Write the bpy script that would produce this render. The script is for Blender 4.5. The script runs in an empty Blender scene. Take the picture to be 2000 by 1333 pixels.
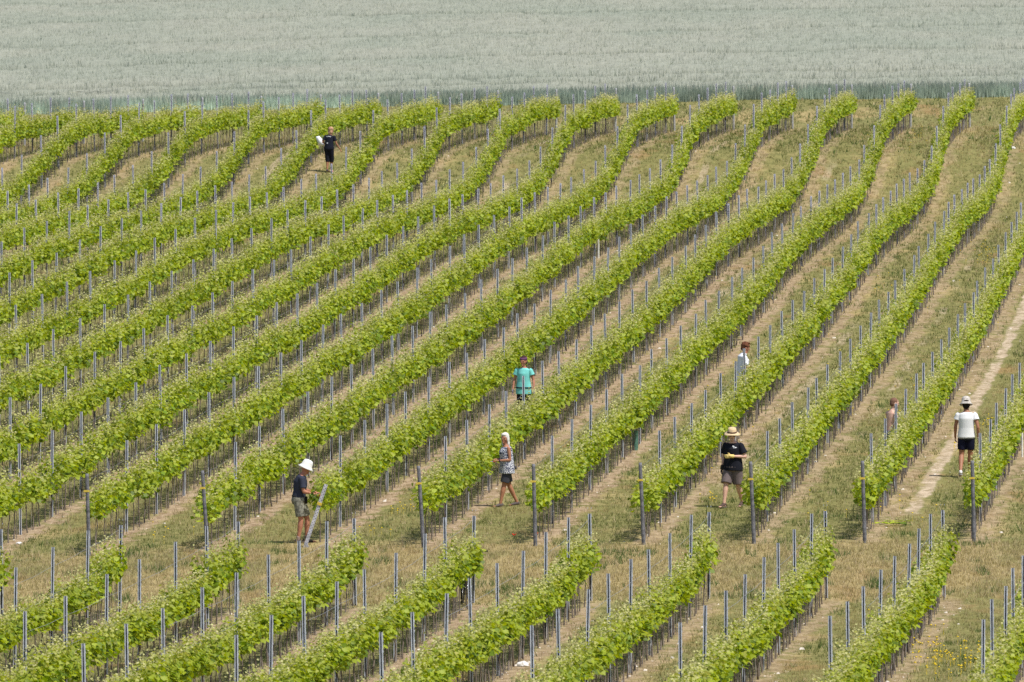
import bpy, bmesh, math, random
import numpy as np
from mathutils import Vector, Matrix, Quaternion

R = math.radians
S = bpy.context.scene
C = S.collection

# ------------------------------------------------------------------ camera
F = 20000.0                      # focal length in photograph pixels (360 mm lens)
H = 16.129                       # camera height above the field
TH = math.atan(1103.5 / F)       # downward pitch
cam = bpy.data.cameras.new('camera')
cam.lens = 360; cam.sensor_width = 36; cam.sensor_fit = 'HORIZONTAL'
cam.clip_start = 1; cam.clip_end = 6000
cam.dof.use_dof = True; cam.dof.focus_distance = 232; cam.dof.aperture_fstop = 9.0
camo = bpy.data.objects.new('camera', cam); C.objects.link(camo)
camo.location = (0, 0, H); camo.rotation_euler = (math.pi / 2 - TH, 0, 0)
S.camera = camo

# ------------------------------------------------------------------ light
SUN = Vector((0.40, -0.36, 1.0)).normalized()
sun = bpy.data.lights.new('sun', 'SUN'); sun.energy = 4.6; sun.angle = R(0.5); sun.color = (1.0, 0.955, 0.88)
suno = bpy.data.objects.new('sun', sun); C.objects.link(suno)
suno.rotation_euler = SUN.to_track_quat('Z', 'Y').to_euler()
W = bpy.data.worlds.new('World'); S.world = W; W.use_nodes = True
nt = W.node_tree; nt.nodes.clear()
sky = nt.nodes.new('ShaderNodeTexSky'); sky.sky_type = 'NISHITA'; sky.sun_disc = False
sky.sun_elevation = math.asin(SUN.z); sky.sun_rotation = math.atan2(SUN.x, SUN.y)
sky.dust_density = 1.5
bg = nt.nodes.new('ShaderNodeBackground'); bg.inputs[1].default_value = 0.12
wo = nt.nodes.new('ShaderNodeOutputWorld')
nt.links.new(sky.outputs[0], bg.inputs[0]); nt.links.new(bg.outputs[0], wo.inputs[0])
S.view_settings.view_transform = 'Standard'; S.view_settings.look = 'None'
S.view_settings.exposure = 0.0; S.view_settings.gamma = 1.0
try:
    S.cycles.max_bounces = 6; S.cycles.diffuse_bounces = 3; S.cycles.transmission_bounces = 3
    S.cycles.use_denoising = False
except Exception:
    pass

# ------------------------------------------------------------------ terrain
KN = np.array([153, 165, 178, 190, 201, 208, 216, 226, 236, 246, 256, 268, 280, 292, 304, 316, 328, 340, 350, 358, 364, 369, 374, 379, 384, 389, 395, 402, 409, 417], float)
CA = np.array([-153.1, -97.2, -41.6, -5.8, 9.6, 9.0, 7.4, 14.5, 10.9, 8.6, 6.7, 1.4, -2.3, -10.8, -20.2, -33.7, -37.0, -30.6, -26.4, -30.1, -43.1, -65.7, -92.3, -115.4, -116.9, -115.1, -111.1, -104.2, -115.4, -133.6])
CB = np.array([-29.3, -27.3, -24.6, -21.3, -18.8, -17.3, -15.1, -11.6, -8.0, -5.3, -3.9, -3.9, -4.3, -4.9, -6.2, -8.1, -10.0, -11.0, -11.4, -11.0, -10.5, -10.5, -11.2, -12.7, -14.7, -16.7, -18.4, -19.3, -19.4, -19.0])
CC = np.array([10.3, 10.0, 9.7, 9.4, 8.9, 8.5, 8.0, 7.3, 6.6, 5.9, 5.1, 4.3, 3.5, 3.0, 2.7, 2.6, 2.8, 3.3, 3.9, 4.5, 5.0, 5.4, 5.8, 6.0, 6.2, 6.1, 5.9, 5.5, 4.9, 4.1])

def pchip(xk, yk, x):
    h = np.diff(xk); dl = np.diff(yk) / h
    m = np.zeros(len(xk))
    for i in range(1, len(xk) - 1):
        if dl[i - 1] * dl[i] > 0:
            w1 = 2 * h[i] + h[i - 1]; w2 = h[i] + 2 * h[i - 1]
            m[i] = (w1 + w2) / (w1 / dl[i - 1] + w2 / dl[i])
    m[0] = dl[0]; m[-1] = dl[-1]
    x = np.clip(x, xk[0], xk[-1])
    j = np.clip(np.searchsorted(xk, x, side='right') - 1, 0, len(xk) - 2)
    t = (x - xk[j]) / h[j]
    return ((2*t**3-3*t**2+1)*yk[j] + (t**3-2*t**2+t)*h[j]*m[j] + (-2*t**3+3*t**2)*yk[j+1] + (t**3-t**2)*h[j]*m[j+1])

def ysurf(u, d):
    t = u / 1000.0
    return -437 + 322580 / d + pchip(KN, CA, d) + pchip(KN, CB, d) * t + pchip(KN, CC, d) * t * t

def gz(X, d):
    """height of the ground at world X, Y=d (arrays or numbers)"""
    X = np.asarray(X, float); d = np.asarray(d, float)
    dc = np.clip(d, 155.0, 417.0)
    u = np.clip(F * X / dc, -1150, 1150)
    y = ysurf(u, dc)
    el = -TH + np.arctan((666.5 - y) / F)
    z = H + dc * np.tan(el)
    far = np.clip(d - 417.0, 0, None)
    return z + 0.0022 * far

def gzf(X, d):
    return float(gz(X, d))

def to_px(X, d, z):
    h = H - z
    den = d * math.cos(TH) + h * math.sin(TH)
    return 1000 + F * X / den, 666.5 - F * (-h * math.cos(TH) + d * math.sin(TH)) / den

def at(x, y):
    """ground point seen at photograph pixel x, y"""
    lo, hi = 156.0, 416.0
    for _ in range(50):
        m = (lo + hi) / 2
        X = (x - 1000) * m / F
        if to_px(X, m, gzf(X, m))[1] > y: lo = m
        else: hi = m
    X = (x - 1000) * lo * 1.0015 / F
    return Vector((X, lo, gzf(X, lo)))

K = 0.0818; X_FIRST = 2.68; SP = 2.32
def rowX(X0, d): return X0 + K * (d - 215.0)

# ------------------------------------------------------------------ helpers
def link(o, parent=None):
    C.objects.link(o)
    if parent is not None: o.parent = parent
    return o

def tag(o, label=None, cat=None, group=None, kind=None):
    if label: o['label'] = label
    if cat: o['category'] = cat
    if group: o['group'] = group
    if kind: o['kind'] = kind
    return o

def empty(name, loc, rz=0.0):
    o = bpy.data.objects.new(name, None); o.empty_display_size = 0.2
    o.location = loc; o.rotation_euler = (0, 0, rz)
    return link(o)

def np_mesh(name, V, Q, cols=None, mat=None, smooth=False, n=4):
    """mesh from vertex array V (N,3), faces Q (M,n); cols per-vertex rgb"""
    V = np.ascontiguousarray(V, np.float32); Q = np.ascontiguousarray(Q, np.int32)
    me = bpy.data.meshes.new(name)
    me.vertices.add(len(V)); me.vertices.foreach_set('co', V.ravel())
    me.loops.add(Q.size); me.loops.foreach_set('vertex_index', Q.ravel())
    me.polygons.add(len(Q))
    me.polygons.foreach_set('loop_start', np.arange(0, Q.size, n, dtype=np.int32))
    me.polygons.foreach_set('loop_total', np.full(len(Q), n, np.int32))
    if smooth: me.polygons.foreach_set('use_smooth', np.ones(len(Q), bool))
    me.update(calc_edges=True)
    if cols is not None:
        a = me.color_attributes.new('tint', 'FLOAT_COLOR', 'POINT')
        c = np.ones((len(V), 4), np.float32); c[:, :3] = cols
        a.data.foreach_set('color', c.ravel())
    if mat: me.materials.append(mat)
    return me

def bm_obj(name, bm, mat, parent=None, smooth=True):
    me = bpy.data.meshes.new(name)
    bmesh.ops.recalc_face_normals(bm, faces=bm.faces)
    bm.to_mesh(me); bm.free()
    if mat: me.materials.append(mat)
    if smooth:
        for p in me.polygons: p.use_smooth = True
    return link(bpy.data.objects.new(name, me), parent)

# ------------------------------------------------------------------ materials
class NB:
    def __init__(s, name):
        s.m = bpy.data.materials.new(name); s.m.use_nodes = True
        s.t = s.m.node_tree; s.t.nodes.clear()
        s.out = s.t.nodes.new('ShaderNodeOutputMaterial')
    def n(s, typ, **kw):
        x = s.t.nodes.new('ShaderNode' + typ)
        for k, v in kw.items(): setattr(x, k, v)
        return x
    def set(s, sock, v):
        if hasattr(v, 'is_output') or isinstance(v, bpy.types.NodeSocket): s.t.links.new(v, sock)
        elif isinstance(v, tuple) and len(v) == 3 and sock.type == 'RGBA': sock.default_value = (*v, 1)
        else: sock.default_value = v
    def math(s, op, a, b=None, c=None, clamp=False):
        x = s.n('Math', operation=op); x.use_clamp = clamp
        s.set(x.inputs[0], a)
        if b is not None: s.set(x.inputs[1], b)
        if c is not None: s.set(x.inputs[2], c)
        return x.outputs[0]
    def mix(s, f, a, b):
        x = s.n('Mix', data_type='RGBA'); s.set(x.inputs[0], f); s.set(x.inputs[6], a); s.set(x.inputs[7], b)
        return x.outputs[2]
    def noise(s, scale, vec=None, detail=3, rough=0.55):
        x = s.n('TexNoise'); x.inputs['Scale'].default_value = scale
        x.inputs['Detail'].default_value = detail; x.inputs['Roughness'].default_value = rough
        if vec is not None: s.t.links.new(vec, x.inputs['Vector'])
        return x.outputs['Fac']
    def ramp(s, f, lo, hi):
        x = s.n('MapRange'); x.interpolation_type = 'SMOOTHSTEP'
        s.set(x.inputs[0], f); s.set(x.inputs[1], lo); s.set(x.inputs[2], hi)
        return x.outputs[0]
    def bsdf(s, col, rough=0.7, metal=0.0, spec=0.3, normal=None):
        b = s.n('BsdfPrincipled')
        s.set(b.inputs['Base Color'], col); s.set(b.inputs['Roughness'], rough); s.set(b.inputs['Metallic'], metal)
        b.inputs['Specular IOR Level'].default_value = spec
        if normal is not None: s.t.links.new(normal, b.inputs['Normal'])
        return b.outputs[0]
    def end(s, sh):
        s.t.links.new(sh, s.out.inputs[0]); return s.m

def plain(name, col, rough=0.75, metal=0.0, var=0.18, scale=25.0, spec=0.25, bump=0.0):
    b = NB(name); tc = b.n('TexCoord').outputs['Object']
    n = b.noise(scale, tc)
    dark = tuple(c * (1 - var) for c in col); lite = tuple(min(1, c * (1 + var)) for c in col)
    nr = None
    if bump:
        bp = b.n('Bump'); bp.inputs['Strength'].default_value = bump; bp.inputs['Distance'].default_value = 0.01
        b.t.links.new(b.noise(scale * 1.7, tc), bp.inputs['Height']); nr = bp.outputs[0]
    return b.end(b.bsdf(b.mix(b.ramp(n, 0.3, 0.7), dark, lite), rough, metal, spec, nr))

def tinted(name, transl, rough=0.6, spec=0.2, gain=1.0):
    """leaf material whose own colour comes from the mesh attribute 'tint'"""
    b = NB(name)
    a = b.n('Attribute', attribute_name='tint').outputs['Color']
    if gain != 1.0: a = b.mix(1.0, a, a)
    d = b.bsdf(a, rough, 0, spec)
    t = b.n('BsdfTranslucent')
    hs = b.n('HueSaturation'); hs.inputs['Hue'].default_value = 0.49; hs.inputs['Saturation'].default_value = 1.15; hs.inputs['Value'].default_value = 1.25
    b.t.links.new(a, hs.inputs['Color']); b.t.links.new(hs.outputs[0], t.inputs[0])
    mx = b.n('MixShader'); mx.inputs[0].default_value = transl
    b.t.links.new(d, mx.inputs[1]); b.t.links.new(t.outputs[0], mx.inputs[2])
    return b.end(mx.outputs[0])

M_LEAF = tinted('vine_leaf', 0.42, 0.5, 0.3)
M_GRASS = tinted('grass_blade', 0.3, 0.8, 0.1)
M_WHEAT = tinted('wheat_blade', 0.25, 0.8, 0.1)
M_TRUNK = plain('vine_bark', (0.19, 0.155, 0.13), 0.9, var=0.35, scale=30)
M_STAKE = plain('bamboo_stake', (0.33, 0.29, 0.26), 0.7, var=0.3, scale=20)
M_WIRE = plain('wire_steel', (0.42, 0.42, 0.43), 0.5, 0.5)
M_WOOD = plain('weathered_wood', (0.16, 0.16, 0.175), 0.9, var=0.4, scale=14, bump=0.4)
M_PALEWOOD = plain('pale_post_metal', (0.40, 0.40, 0.42), 0.7, 0.1, var=0.2, scale=9)
M_YELLOW = plain('yellow_tag', (0.6, 0.45, 0.07), 0.5, var=0.1)
M_STONE = plain('limestone', (0.62, 0.56, 0.49), 0.9, var=0.2, scale=14, bump=0.5)

def metal_post_mat(name, lo, hi):
    b = NB(name); tc = b.n('NewGeometry').outputs['Position']
    mp = b.n('Mapping'); mp.inputs['Scale'].default_value = (30, 30, 9); b.t.links.new(tc, mp.inputs[0])
    n = b.noise(1.0, mp.outputs[0], 4, 0.7)
    c = b.mix(b.ramp(n, 0.35, 0.68), lo, hi)
    return b.end(b.bsdf(c, 0.55, 0.12, 0.4))
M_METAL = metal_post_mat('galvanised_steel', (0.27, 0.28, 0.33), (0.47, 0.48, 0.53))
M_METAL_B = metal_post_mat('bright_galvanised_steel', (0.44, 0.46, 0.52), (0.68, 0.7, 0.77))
M_METAL_SHADE = plain('shaded_groove_steel', (0.11, 0.12, 0.17), 0.7, 0.2, var=0.5, scale=12)  # darker copy of the steel: paints the shade inside the post groove
M_HOLE = plain('punched_hole', (0.02, 0.02, 0.025), 0.9)

def ground_mat():
    b = NB('vineyard_ground')
    pos = b.n('NewGeometry').outputs['Position']
    sp = b.n('SeparateXYZ'); b.t.links.new(pos, sp.inputs[0])
    X, Y = sp.outputs[0], sp.outputs[1]
    r = b.math('SUBTRACT', X, b.math('MULTIPLY', b.math('SUBTRACT', Y, 215.0), K))
    q = b.math('MULTIPLY', b.math('FRACT', b.math('DIVIDE', b.math('ADD', r, 232.0 - X_FIRST), SP)), SP)  # metres right of row line
    # wobbly edges
    mpw = b.n('Mapping'); mpw.inputs['Scale'].default_value = (1, 0.35, 1); b.t.links.new(pos, mpw.inputs[0])
    w1 = b.noise(1.1, mpw.outputs[0], 4, 0.65)
    w2 = b.noise(4.0, mpw.outputs[0], 3, 0.6)
    wob = b.math('ADD', b.math('MULTIPLY', b.math('SUBTRACT', w1, 0.5), 0.9), b.math('MULTIPLY', b.math('SUBTRACT', w2, 0.5), 0.6))
    qq = b.math('ADD', q, wob)
    # distance to strip centre (0.22 m right of the row), wrapped
    dd = b.math('ABSOLUTE', b.math('SUBTRACT', qq, 0.12))
    dd2 = b.math('ABSOLUTE', b.math('SUBTRACT', qq, 0.12 + SP))
    dist = b.math('MINIMUM', dd, dd2)
    soil = b.math('SUBTRACT', 1.0, b.ramp(dist, 0.12, 0.36))
    soil = b.math('MULTIPLY', soil, b.math('SUBTRACT', 1.0, b.math('MULTIPLY', b.ramp(Y, 300, 370), 0.45)))
    soil = b.math('MULTIPLY', soil, b.math('SUBTRACT', 1.0, b.math('MULTIPLY', b.ramp(r, -1, 6), 0.25)))
    inA = b.math('MULTIPLY', b.ramp(Y, 214.5, 216.5), b.math('SUBTRACT', 1.0, b.ramp(Y, 399.0, 404.0)))
    inB = b.math('SUBTRACT', 1.0, b.ramp(Y, 199.5, 201.5))
    inb = b.math('ADD', inA, inB)
    soil = b.math('MULTIPLY', soil, inb, clamp=True)
    # pale worn wheel tracks
    def track(rc, hw, y0, y1, seed):
        e = b.math('ABSOLUTE', b.math('SUBTRACT', b.math('ADD', r, b.math('MULTIPLY', b.math('SUBTRACT', w1, 0.5), 0.5)), rc))
        m = b.math('SUBTRACT', 1.0, b.ramp(e, hw * 0.6, hw * 1.25))
        m = b.math('MULTIPLY', m, b.math('MULTIPLY', b.ramp(Y, y0, y0 + 3), b.math('SUBTRACT', 1.0, b.ramp(Y, y1 - 8, y1))))
        return m
    tr = b.math('MULTIPLY', track(7.95, 0.17, 224, 345, 0), b.ramp(b.noise(1.6, mpw.outputs[0], 4, .7), 0.3, 0.5))
    brk = b.ramp(b.noise(0.12, pos, 2), 0.42, 0.55)
    for rc, hw, y0, y1 in ((-1.38, .17, 290, 378), (-5.95, .13, 262, 395), (3.25, .13, 232, 300), (-12.9, .14, 300, 396), (-21.9, .14, 330, 396), (5.6, .12, 250, 330)):
        tr = b.math('MAXIMUM', tr, b.math('MULTIPLY', b.math('MULTIPLY', track(rc, hw, y0, y1, 1), brk), 0.62))
    # colours
    nA = b.noise(0.8, mpw.outputs[0], 5, 0.65)
    nB = b.noise(5.0, mpw.outputs[0], 4, 0.7)
    nC = b.noise(0.14, pos, 2, 0.5)
    dry = b.mix(b.ramp(nB, 0.35, 0.65), (0.29, 0.225, 0.10), (0.42, 0.335, 0.16))
    green = b.mix(b.ramp(nB, 0.3, 0.7), (0.14, 0.145, 0.05), (0.25, 0.235, 0.09))
    gm = b.math('ADD', b.math('MULTIPLY', nA, 0.65), b.math('MULTIPLY', nC, 0.5))
    # alleys are greener away from the headland and toward the valley side
    gm = b.math('ADD', gm, b.math('MULTIPLY', b.math('MULTIPLY', b.ramp(q, 0.3, 0.75), b.math('SUBTRACT', 1.0, b.ramp(q, 1.7, 2.2))), 0.09))
    hd = b.math('MULTIPLY', b.ramp(Y, 199, 202), b.math('SUBTRACT', 1.0, b.ramp(Y, 214, 219)))
    gm = b.math('SUBTRACT', gm, b.math('MULTIPLY', hd, 0.12))
    grass = b.mix(b.math('MULTIPLY', b.ramp(gm, 0.44, 0.63), 0.9), dry, green)
    brown = b.ramp(b.noise(0.5, mpw.outputs[0], 3, 0.6), 0.58, 0.72)
    grass = b.mix(b.math('MULTIPLY', brown, 0.6), grass, (0.33, 0.2, 0.095))
    soilc = b.mix(b.ramp(nB, 0.32, 0.68), (0.22, 0.15, 0.088), (0.44, 0.33, 0.215))
    col = b.mix(b.math('MULTIPLY', soil, b.ramp(b.noise(2.5, mpw.outputs[0], 3, .6), 0.3, 0.5)), grass, soilc)
    col = b.mix(b.math('MULTIPLY', tr, b.math('ADD', 0.35, b.math('MULTIPLY', nB, 0.9)), clamp=True), col, b.mix(b.ramp(nB, .3, .7), (0.38, 0.28, 0.19), (0.62, 0.50, 0.38)))
    # gravel
    vo = b.n('TexVoronoi'); vo.inputs['Scale'].default_value = 17.0; b.t.links.new(pos, vo.inputs['Vector'])
    cell = b.n('SeparateColor'); b.t.links.new(vo.outputs['Color'], cell.inputs[0])
    st = b.math('MULTIPLY', b.math('LESS_THAN', vo.outputs['Distance'], 0.3), b.math('GREATER_THAN', cell.outputs[0], 0.72))
    st = b.math('MULTIPLY', st, b.math('MAXIMUM', soil, tr))
    col = b.mix(st, col, (0.55, 0.45, 0.35))
    bp = b.n('Bump'); bp.inputs['Strength'].default_value = 0.6; bp.inputs['Distance'].default_value = 0.05
    b.t.links.new(b.math('ADD', b.math('MULTIPLY', b.noise(6.0, pos, 5, .7), 1.0), b.math('MULTIPLY', st, 0.4)), bp.inputs['Height'])
    return b.end(b.bsdf(col, 0.95, 0, 0.05, bp.outputs[0]))

# ------------------------------------------------------------------ ground sheet
def axis(vals):
    out = [vals[0][0]]
    for a, bb, st in vals:
        n = max(1, int(round((bb - a) / st)))
        out += list(np.linspace(a, bb, n + 1)[1:])
    return np.array(out)
gx = axis([(-1500, -200, 130), (-200, -60, 10), (-60, 60, 0.6), (60, 200, 10), (200, 1500, 130)])
gy = axis([(-300, 120, 30), (120, 150, 3), (150, 430, 0.8), (430, 700, 6), (700, 3000, 100)])
GX, GY = np.meshgrid(gx, gy)
GZ = gz(GX, GY)
nx, ny = len(gx), len(gy)
idx = np.arange(nx * ny).reshape(ny, nx)
Q = np.stack([idx[:-1, :-1], idx[:-1, 1:], idx[1:, 1:], idx[1:, :-1]], -1).reshape(-1, 4)
me = np_mesh('ground', np.stack([GX, GY, GZ], -1).reshape(-1, 3), Q, None, ground_mat(), True)
tag(link(bpy.data.objects.new('ground', me)), kind='structure')

rng = np.random.default_rng(7)
random.seed(5)

def vnoise(x, y, seed=0):
    """cheap smooth value noise 0..1 on arrays"""
    xi = np.floor(x).astype(np.int64); yi = np.floor(y).astype(np.int64)
    fx = x - xi; fy = y - yi
    fx = fx * fx * (3 - 2 * fx); fy = fy * fy * (3 - 2 * fy)
    def h(a, b):
        v = (a * 374761393 + b * 668265263 + seed * 974711) & 0x7fffffff
        v = ((v ^ (v >> 13)) * 1274126177) & 0x7fffffff
        return ((v ^ (v >> 16)) & 0xffff) / 65535.0
    return (h(xi, yi) * (1 - fx) + h(xi + 1, yi) * fx) * (1 - fy) + (h(xi, yi + 1) * (1 - fx) + h(xi + 1, yi + 1) * fx) * fy

# ------------------------------------------------------------------ wheat field
def blades(P, hgt, wid, lean, col, k=3, tipcol=None):
    """k thin upright triangles at each point P (N,3); sizes are arrays (N,)"""
    N = len(P)
    P = np.repeat(P, k, 0); hgt = np.repeat(hgt, k); wid = np.repeat(wid, k); lean = np.repeat(lean, k); col = np.repeat(col, k, 0)
    n = N * k
    a = rng.uniform(0, math.pi, n); la = rng.uniform(0, 2 * math.pi, n)
    off = rng.uniform(-1, 1, (n, 2)) * wid[:, None] * 2.5
    base = P.copy(); base[:, :2] += off; base[:, 2] -= 0.02
    dx = np.stack([np.cos(a), np.sin(a) * 0.6, np.zeros(n)], 1) * wid[:, None] * 0.5
    hh = hgt * rng.uniform(0.6, 1.15, n)
    tip = base + np.stack([np.cos(la) * lean * hh, np.sin(la) * lean * hh, hh], 1)
    V = np.stack([base - dx, base + dx, tip], 1).reshape(-1, 3)
    c = col * rng.uniform(0.8, 1.2, (n, 1))
    tc = c if tipcol is None else c * 0.4 + np.asarray(tipcol) * 0.6
    Cc = np.stack([c, c, tc], 1).reshape(-1, 3)
    return V, np.arange(n * 3).reshape(-1, 3), Cc

wedge = lambda X: 417.0 + 0.0 * X
def wheat():
    xs = np.arange(-62, 62.01, 0.28); ys = np.concatenate([np.arange(419.2, 430, 0.45), np.arange(430, 720, 0.9)])
    A, B = np.meshgrid(xs, ys)
    tram = np.zeros_like(A)
    for y0, sl in ((428.5, .05), (437, .06), (468, .09), (545, -.05), (505, .12), (590, .1)):
        tram += np.exp(-((B - y0 - sl * A) / 1.7) ** 2)
    hz = 0.52 + 0.12 * (vnoise(A * .5, B * .12, 3) - .5) + 0.12 * (rng.random(A.shape) - .5) - 0.38 * np.clip(tram, 0, 1)
    Zg = gz(A, B); Z = Zg + hz
    Z[0] -= .25 + .15 * rng.random(A.shape[1]); Z[1] -= .12 * rng.random(A.shape[1])
    V = np.stack([A, B, Z], -1).reshape(-1, 3)
    ny_, nx_ = A.shape; ix = np.arange(nx_ * ny_).reshape(ny_, nx_)
    Qd = np.stack([ix[:-1, :-1], ix[:-1, 1:], ix[1:, 1:], ix[1:, :-1]], -1).reshape(-1, 4)
    # front skirt down to the soil
    sk = np.stack([A[0], B[0], Zg[0] - .05], -1)
    n0 = len(V); V = np.concatenate([V, sk])
    s = np.arange(nx_ - 1)
    Qd = np.concatenate([Qd, np.stack([n0 + s, n0 + s + 1, s + 1, s], -1)])
    pal = vnoise(A * .3, B * .08, 9)
    base = np.array([0.38, 0.41, 0.33]); alt = np.array([0.43, 0.44, 0.36])
    col = (base + (alt - base) * pal[..., None]) * (0.9 + 0.2 * rng.random(A.shape)[..., None])
    col *= (1 - .42 * np.clip(tram, 0, 1) * (.4 + .9 * vnoise(A * .25, B * .3, 21)))[..., None]
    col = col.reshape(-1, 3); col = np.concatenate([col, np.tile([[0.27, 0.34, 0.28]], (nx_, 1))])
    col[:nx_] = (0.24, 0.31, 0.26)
    me = np_mesh('wheat_field', V, Qd, col, M_WHEAT, False)
    # upright stalks and ears standing out of it
    n1 = 190000
    X = rng.uniform(-36, 36, n1); Y = 417.3 + (rng.random(n1) ** 1.25) * 215
    ok = np.abs(X / Y) < 0.056; X = X[ok]; Y = Y[ok]
    hz2 = 0.62 + 0.14 * (vnoise(X * .5, Y * .12, 3) - .5)
    tr = sum(np.exp(-((Y - y0 - sl * X) / 1.7) ** 2) for y0, sl in ((428.5, .05), (437, .06), (468, .09), (545, -.05), (505, .12), (590, .1)))
    keep = tr < .35 + .5 * rng.random(len(tr)); X, Y, hz2 = X[keep], Y[keep], hz2[keep]
    g = gz(X, Y)
    P = np.stack([X, Y, g + hz2 - .36], 1)
    pal = vnoise(X * .3, Y * .08, 9)[:, None]
    cc = np.array([0.425, 0.45, 0.365]) * (1 - pal) + np.array([0.51, 0.51, 0.415]) * pal
    dk = rng.random(len(X)) < .13; cc[dk] = cc[dk] * np.array([.5, .56, .52])
    V1, T1, C1 = blades(P, np.full(len(P), .42), np.full(len(P), .055), np.full(len(P), .25), cc, 2)
    # the cut edge facing the vineyard: full stalks
    n2 = 90000
    X = rng.uniform(-27, 27, n2); Y = 416.6 + rng.random(n2) ** .8 * 2.7 + 1.0 * (vnoise(X * .5, X * 0, 6) - .5)
    P = np.stack([X, Y, gz(X, Y)], 1)
    cc = np.tile([[0.34, 0.41, 0.34]], (n2, 1)) * (0.6 + 0.9 * vnoise(X * 1.5, Y, 2))[:, None] * (1 + .45 * np.clip(-X / 10, 0, 1.3))[:, None]
    V2, T2, C2 = blades(P, rng.uniform(.3, .62, n2), np.full(n2, .04), np.full(n2, .12), cc, 2, (0.3, 0.35, 0.25))
    V = np.concatenate([V1, V2]); T = np.concatenate([T1, T2 + len(V1)]); Cc = np.concatenate([C1, C2])
    me2 = np_mesh('wheat_ears', V, T, Cc, M_WHEAT, False, 3)
    f = link(bpy.data.objects.new('wheat', me))
    tag(f, 'dense field of grey green wheat beyond the vineyard', 'wheat', kind='stuff')
    e = link(bpy.data.objects.new('ears', me2), f); e['kind'] = 'stuff'
wheat()

# ------------------------------------------------------------------ grass, stones, flowers
def soilness(X, Y):
    r = X - K * (Y - 215); q = np.mod(r - X_FIRST, SP)
    dist = np.minimum(np.abs(q - .12), np.abs(q - .12 - SP))
    inb = ((Y > 215.5) & (Y < 402)) | (Y < 200.5)
    n = vnoise(X * 1.1, Y * .4, 4)
    return np.where(inb, np.clip(1.3 - dist / .36 + (n - .5) * 1.0, 0, 1) * (1 - .45 * np.clip((Y - 300) / 70, 0, 1)), 0.0)

def grass():
    Ps, hs, ws, cs, ls = [], [], [], [], []
    for y0, y1, dens, kind in ((172, 201, 62, 0), (201, 216, 120, 1), (216, 262, 55, 0), (262, 330, 24, 0), (330, 417, 16, 0)):
        n = int((y1 - y0) * (y0 + y1) * .0525 * dens)
        Y = rng.uniform(y0, y1, n); X = rng.uniform(-1, 1, n) * Y * .0525
        s = soilness(X, Y)
        keep = rng.random(n) > s * .93
        r = X - K * (Y - 215)
        keep &= ~((np.abs(r - 8.0) < .24) & (Y > 225) & (Y < 340))
        X, Y = X[keep], Y[keep]
        n = len(X)
        g1 = vnoise(X * .8, Y * .3, 11); g2 = vnoise(X * .22, Y * .07, 12); g3 = vnoise(X * 3, Y * 1.2, 13)
        gr = np.clip((g1 * .6 + g2 * .6 + g3 * .35 - .54) * 4, 0, 1)
        if kind == 1: gr *= .28
        else: gr = np.clip(gr + .1, 0, 1)
        dry = np.array([0.44, 0.36, 0.175]); gn = np.array([0.185, 0.20, 0.07])
        c = dry * (1 - gr[:, None]) + gn * gr[:, None]
        weed = (vnoise(X * 2.2, Y * .9, 17) > .8) & (rng.random(n) < .8); c[weed] = (0.11, 0.165, 0.05)
        straw = rng.random(n) < (.26 if kind == 1 else .15)
        c[straw] = (0.55, 0.45, 0.28)
        far = np.clip((Y - 215) / 200, 0, 1)
        h = (0.06 + .09 * g3 * rng.random(n)) * (1.15 if kind == 1 else 1.0) + far * .04
        tall = (rng.random(n) < .03); h[tall] += .1; h[weed] *= 1.5
        Ps.append(np.stack([X, Y, gz(X, Y)], 1)); hs.append(h); ws.append(np.full(n, .016) + far * .02); ls.append(np.full(n, .45)); cs.append(c)
    V, T, Cc = blades(np.concatenate(Ps), np.concatenate(hs), np.concatenate(ws), np.concatenate(ls), np.concatenate(cs), 3)
    me = np_mesh('grass', V, T, Cc, M_GRASS, False, 3)
    tag(link(bpy.data.objects.new('grass', me)), 'short dry grass growing over the alleys and headlands', 'grass', kind='stuff')
grass()

def pebbles():
    n = 5000
    Y = 176 + rng.random(n) ** 1.5 * 220; X = rng.uniform(-1, 1, n) * Y * .052
    r = X - K * (Y - 215)
    keep = (rng.random(n) < soilness(X, Y)) | ((np.abs(r - 8.0) < .35) & (Y > 225))
    X, Y = X[keep], Y[keep]; n = len(X)
    sz = (rng.random(n) ** 7 * .032 + .011)
    base = np.array([(-1, -1, 0), (1, -1, 0), (1, 1, 0), (-1, 1, 0), (-.6, -.5, 1), (.6, -.6, .9), (.5, .6, 1), (-.5, .5, .8)], float)
    q = np.array([(0, 1, 5, 4), (1, 2, 6, 5), (2, 3, 7, 6), (3, 0, 4, 7), (4, 5, 6, 7)])
    a = rng.uniform(0, 6.28, n); ca, sa = np.cos(a), np.sin(a)
    B = base[None] * (1 + .25 * rng.standard_normal((n, 8, 3))) * sz[:, None, None] * np.array([1, 1, .9])
    V = np.empty_like(B)
    V[..., 0] = B[..., 0] * ca[:, None] - B[..., 1] * sa[:, None]; V[..., 1] = B[..., 0] * sa[:, None] + B[..., 1] * ca[:, None]; V[..., 2] = B[..., 2]
    V += np.stack([X, Y, gz(X, Y) - .005], 1)[:, None]
    T = (q[None] + 8 * np.arange(n)[:, None, None]).reshape(-1, 4)
    me = np_mesh('pebbles', V.reshape(-1, 3), T, None, M_STONE)
    tag(link(bpy.data.objects.new('pebbles', me)), 'pale limestone pebbles scattered on the bare soil strips', 'pebbles', kind='stuff')
pebbles()

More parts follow.
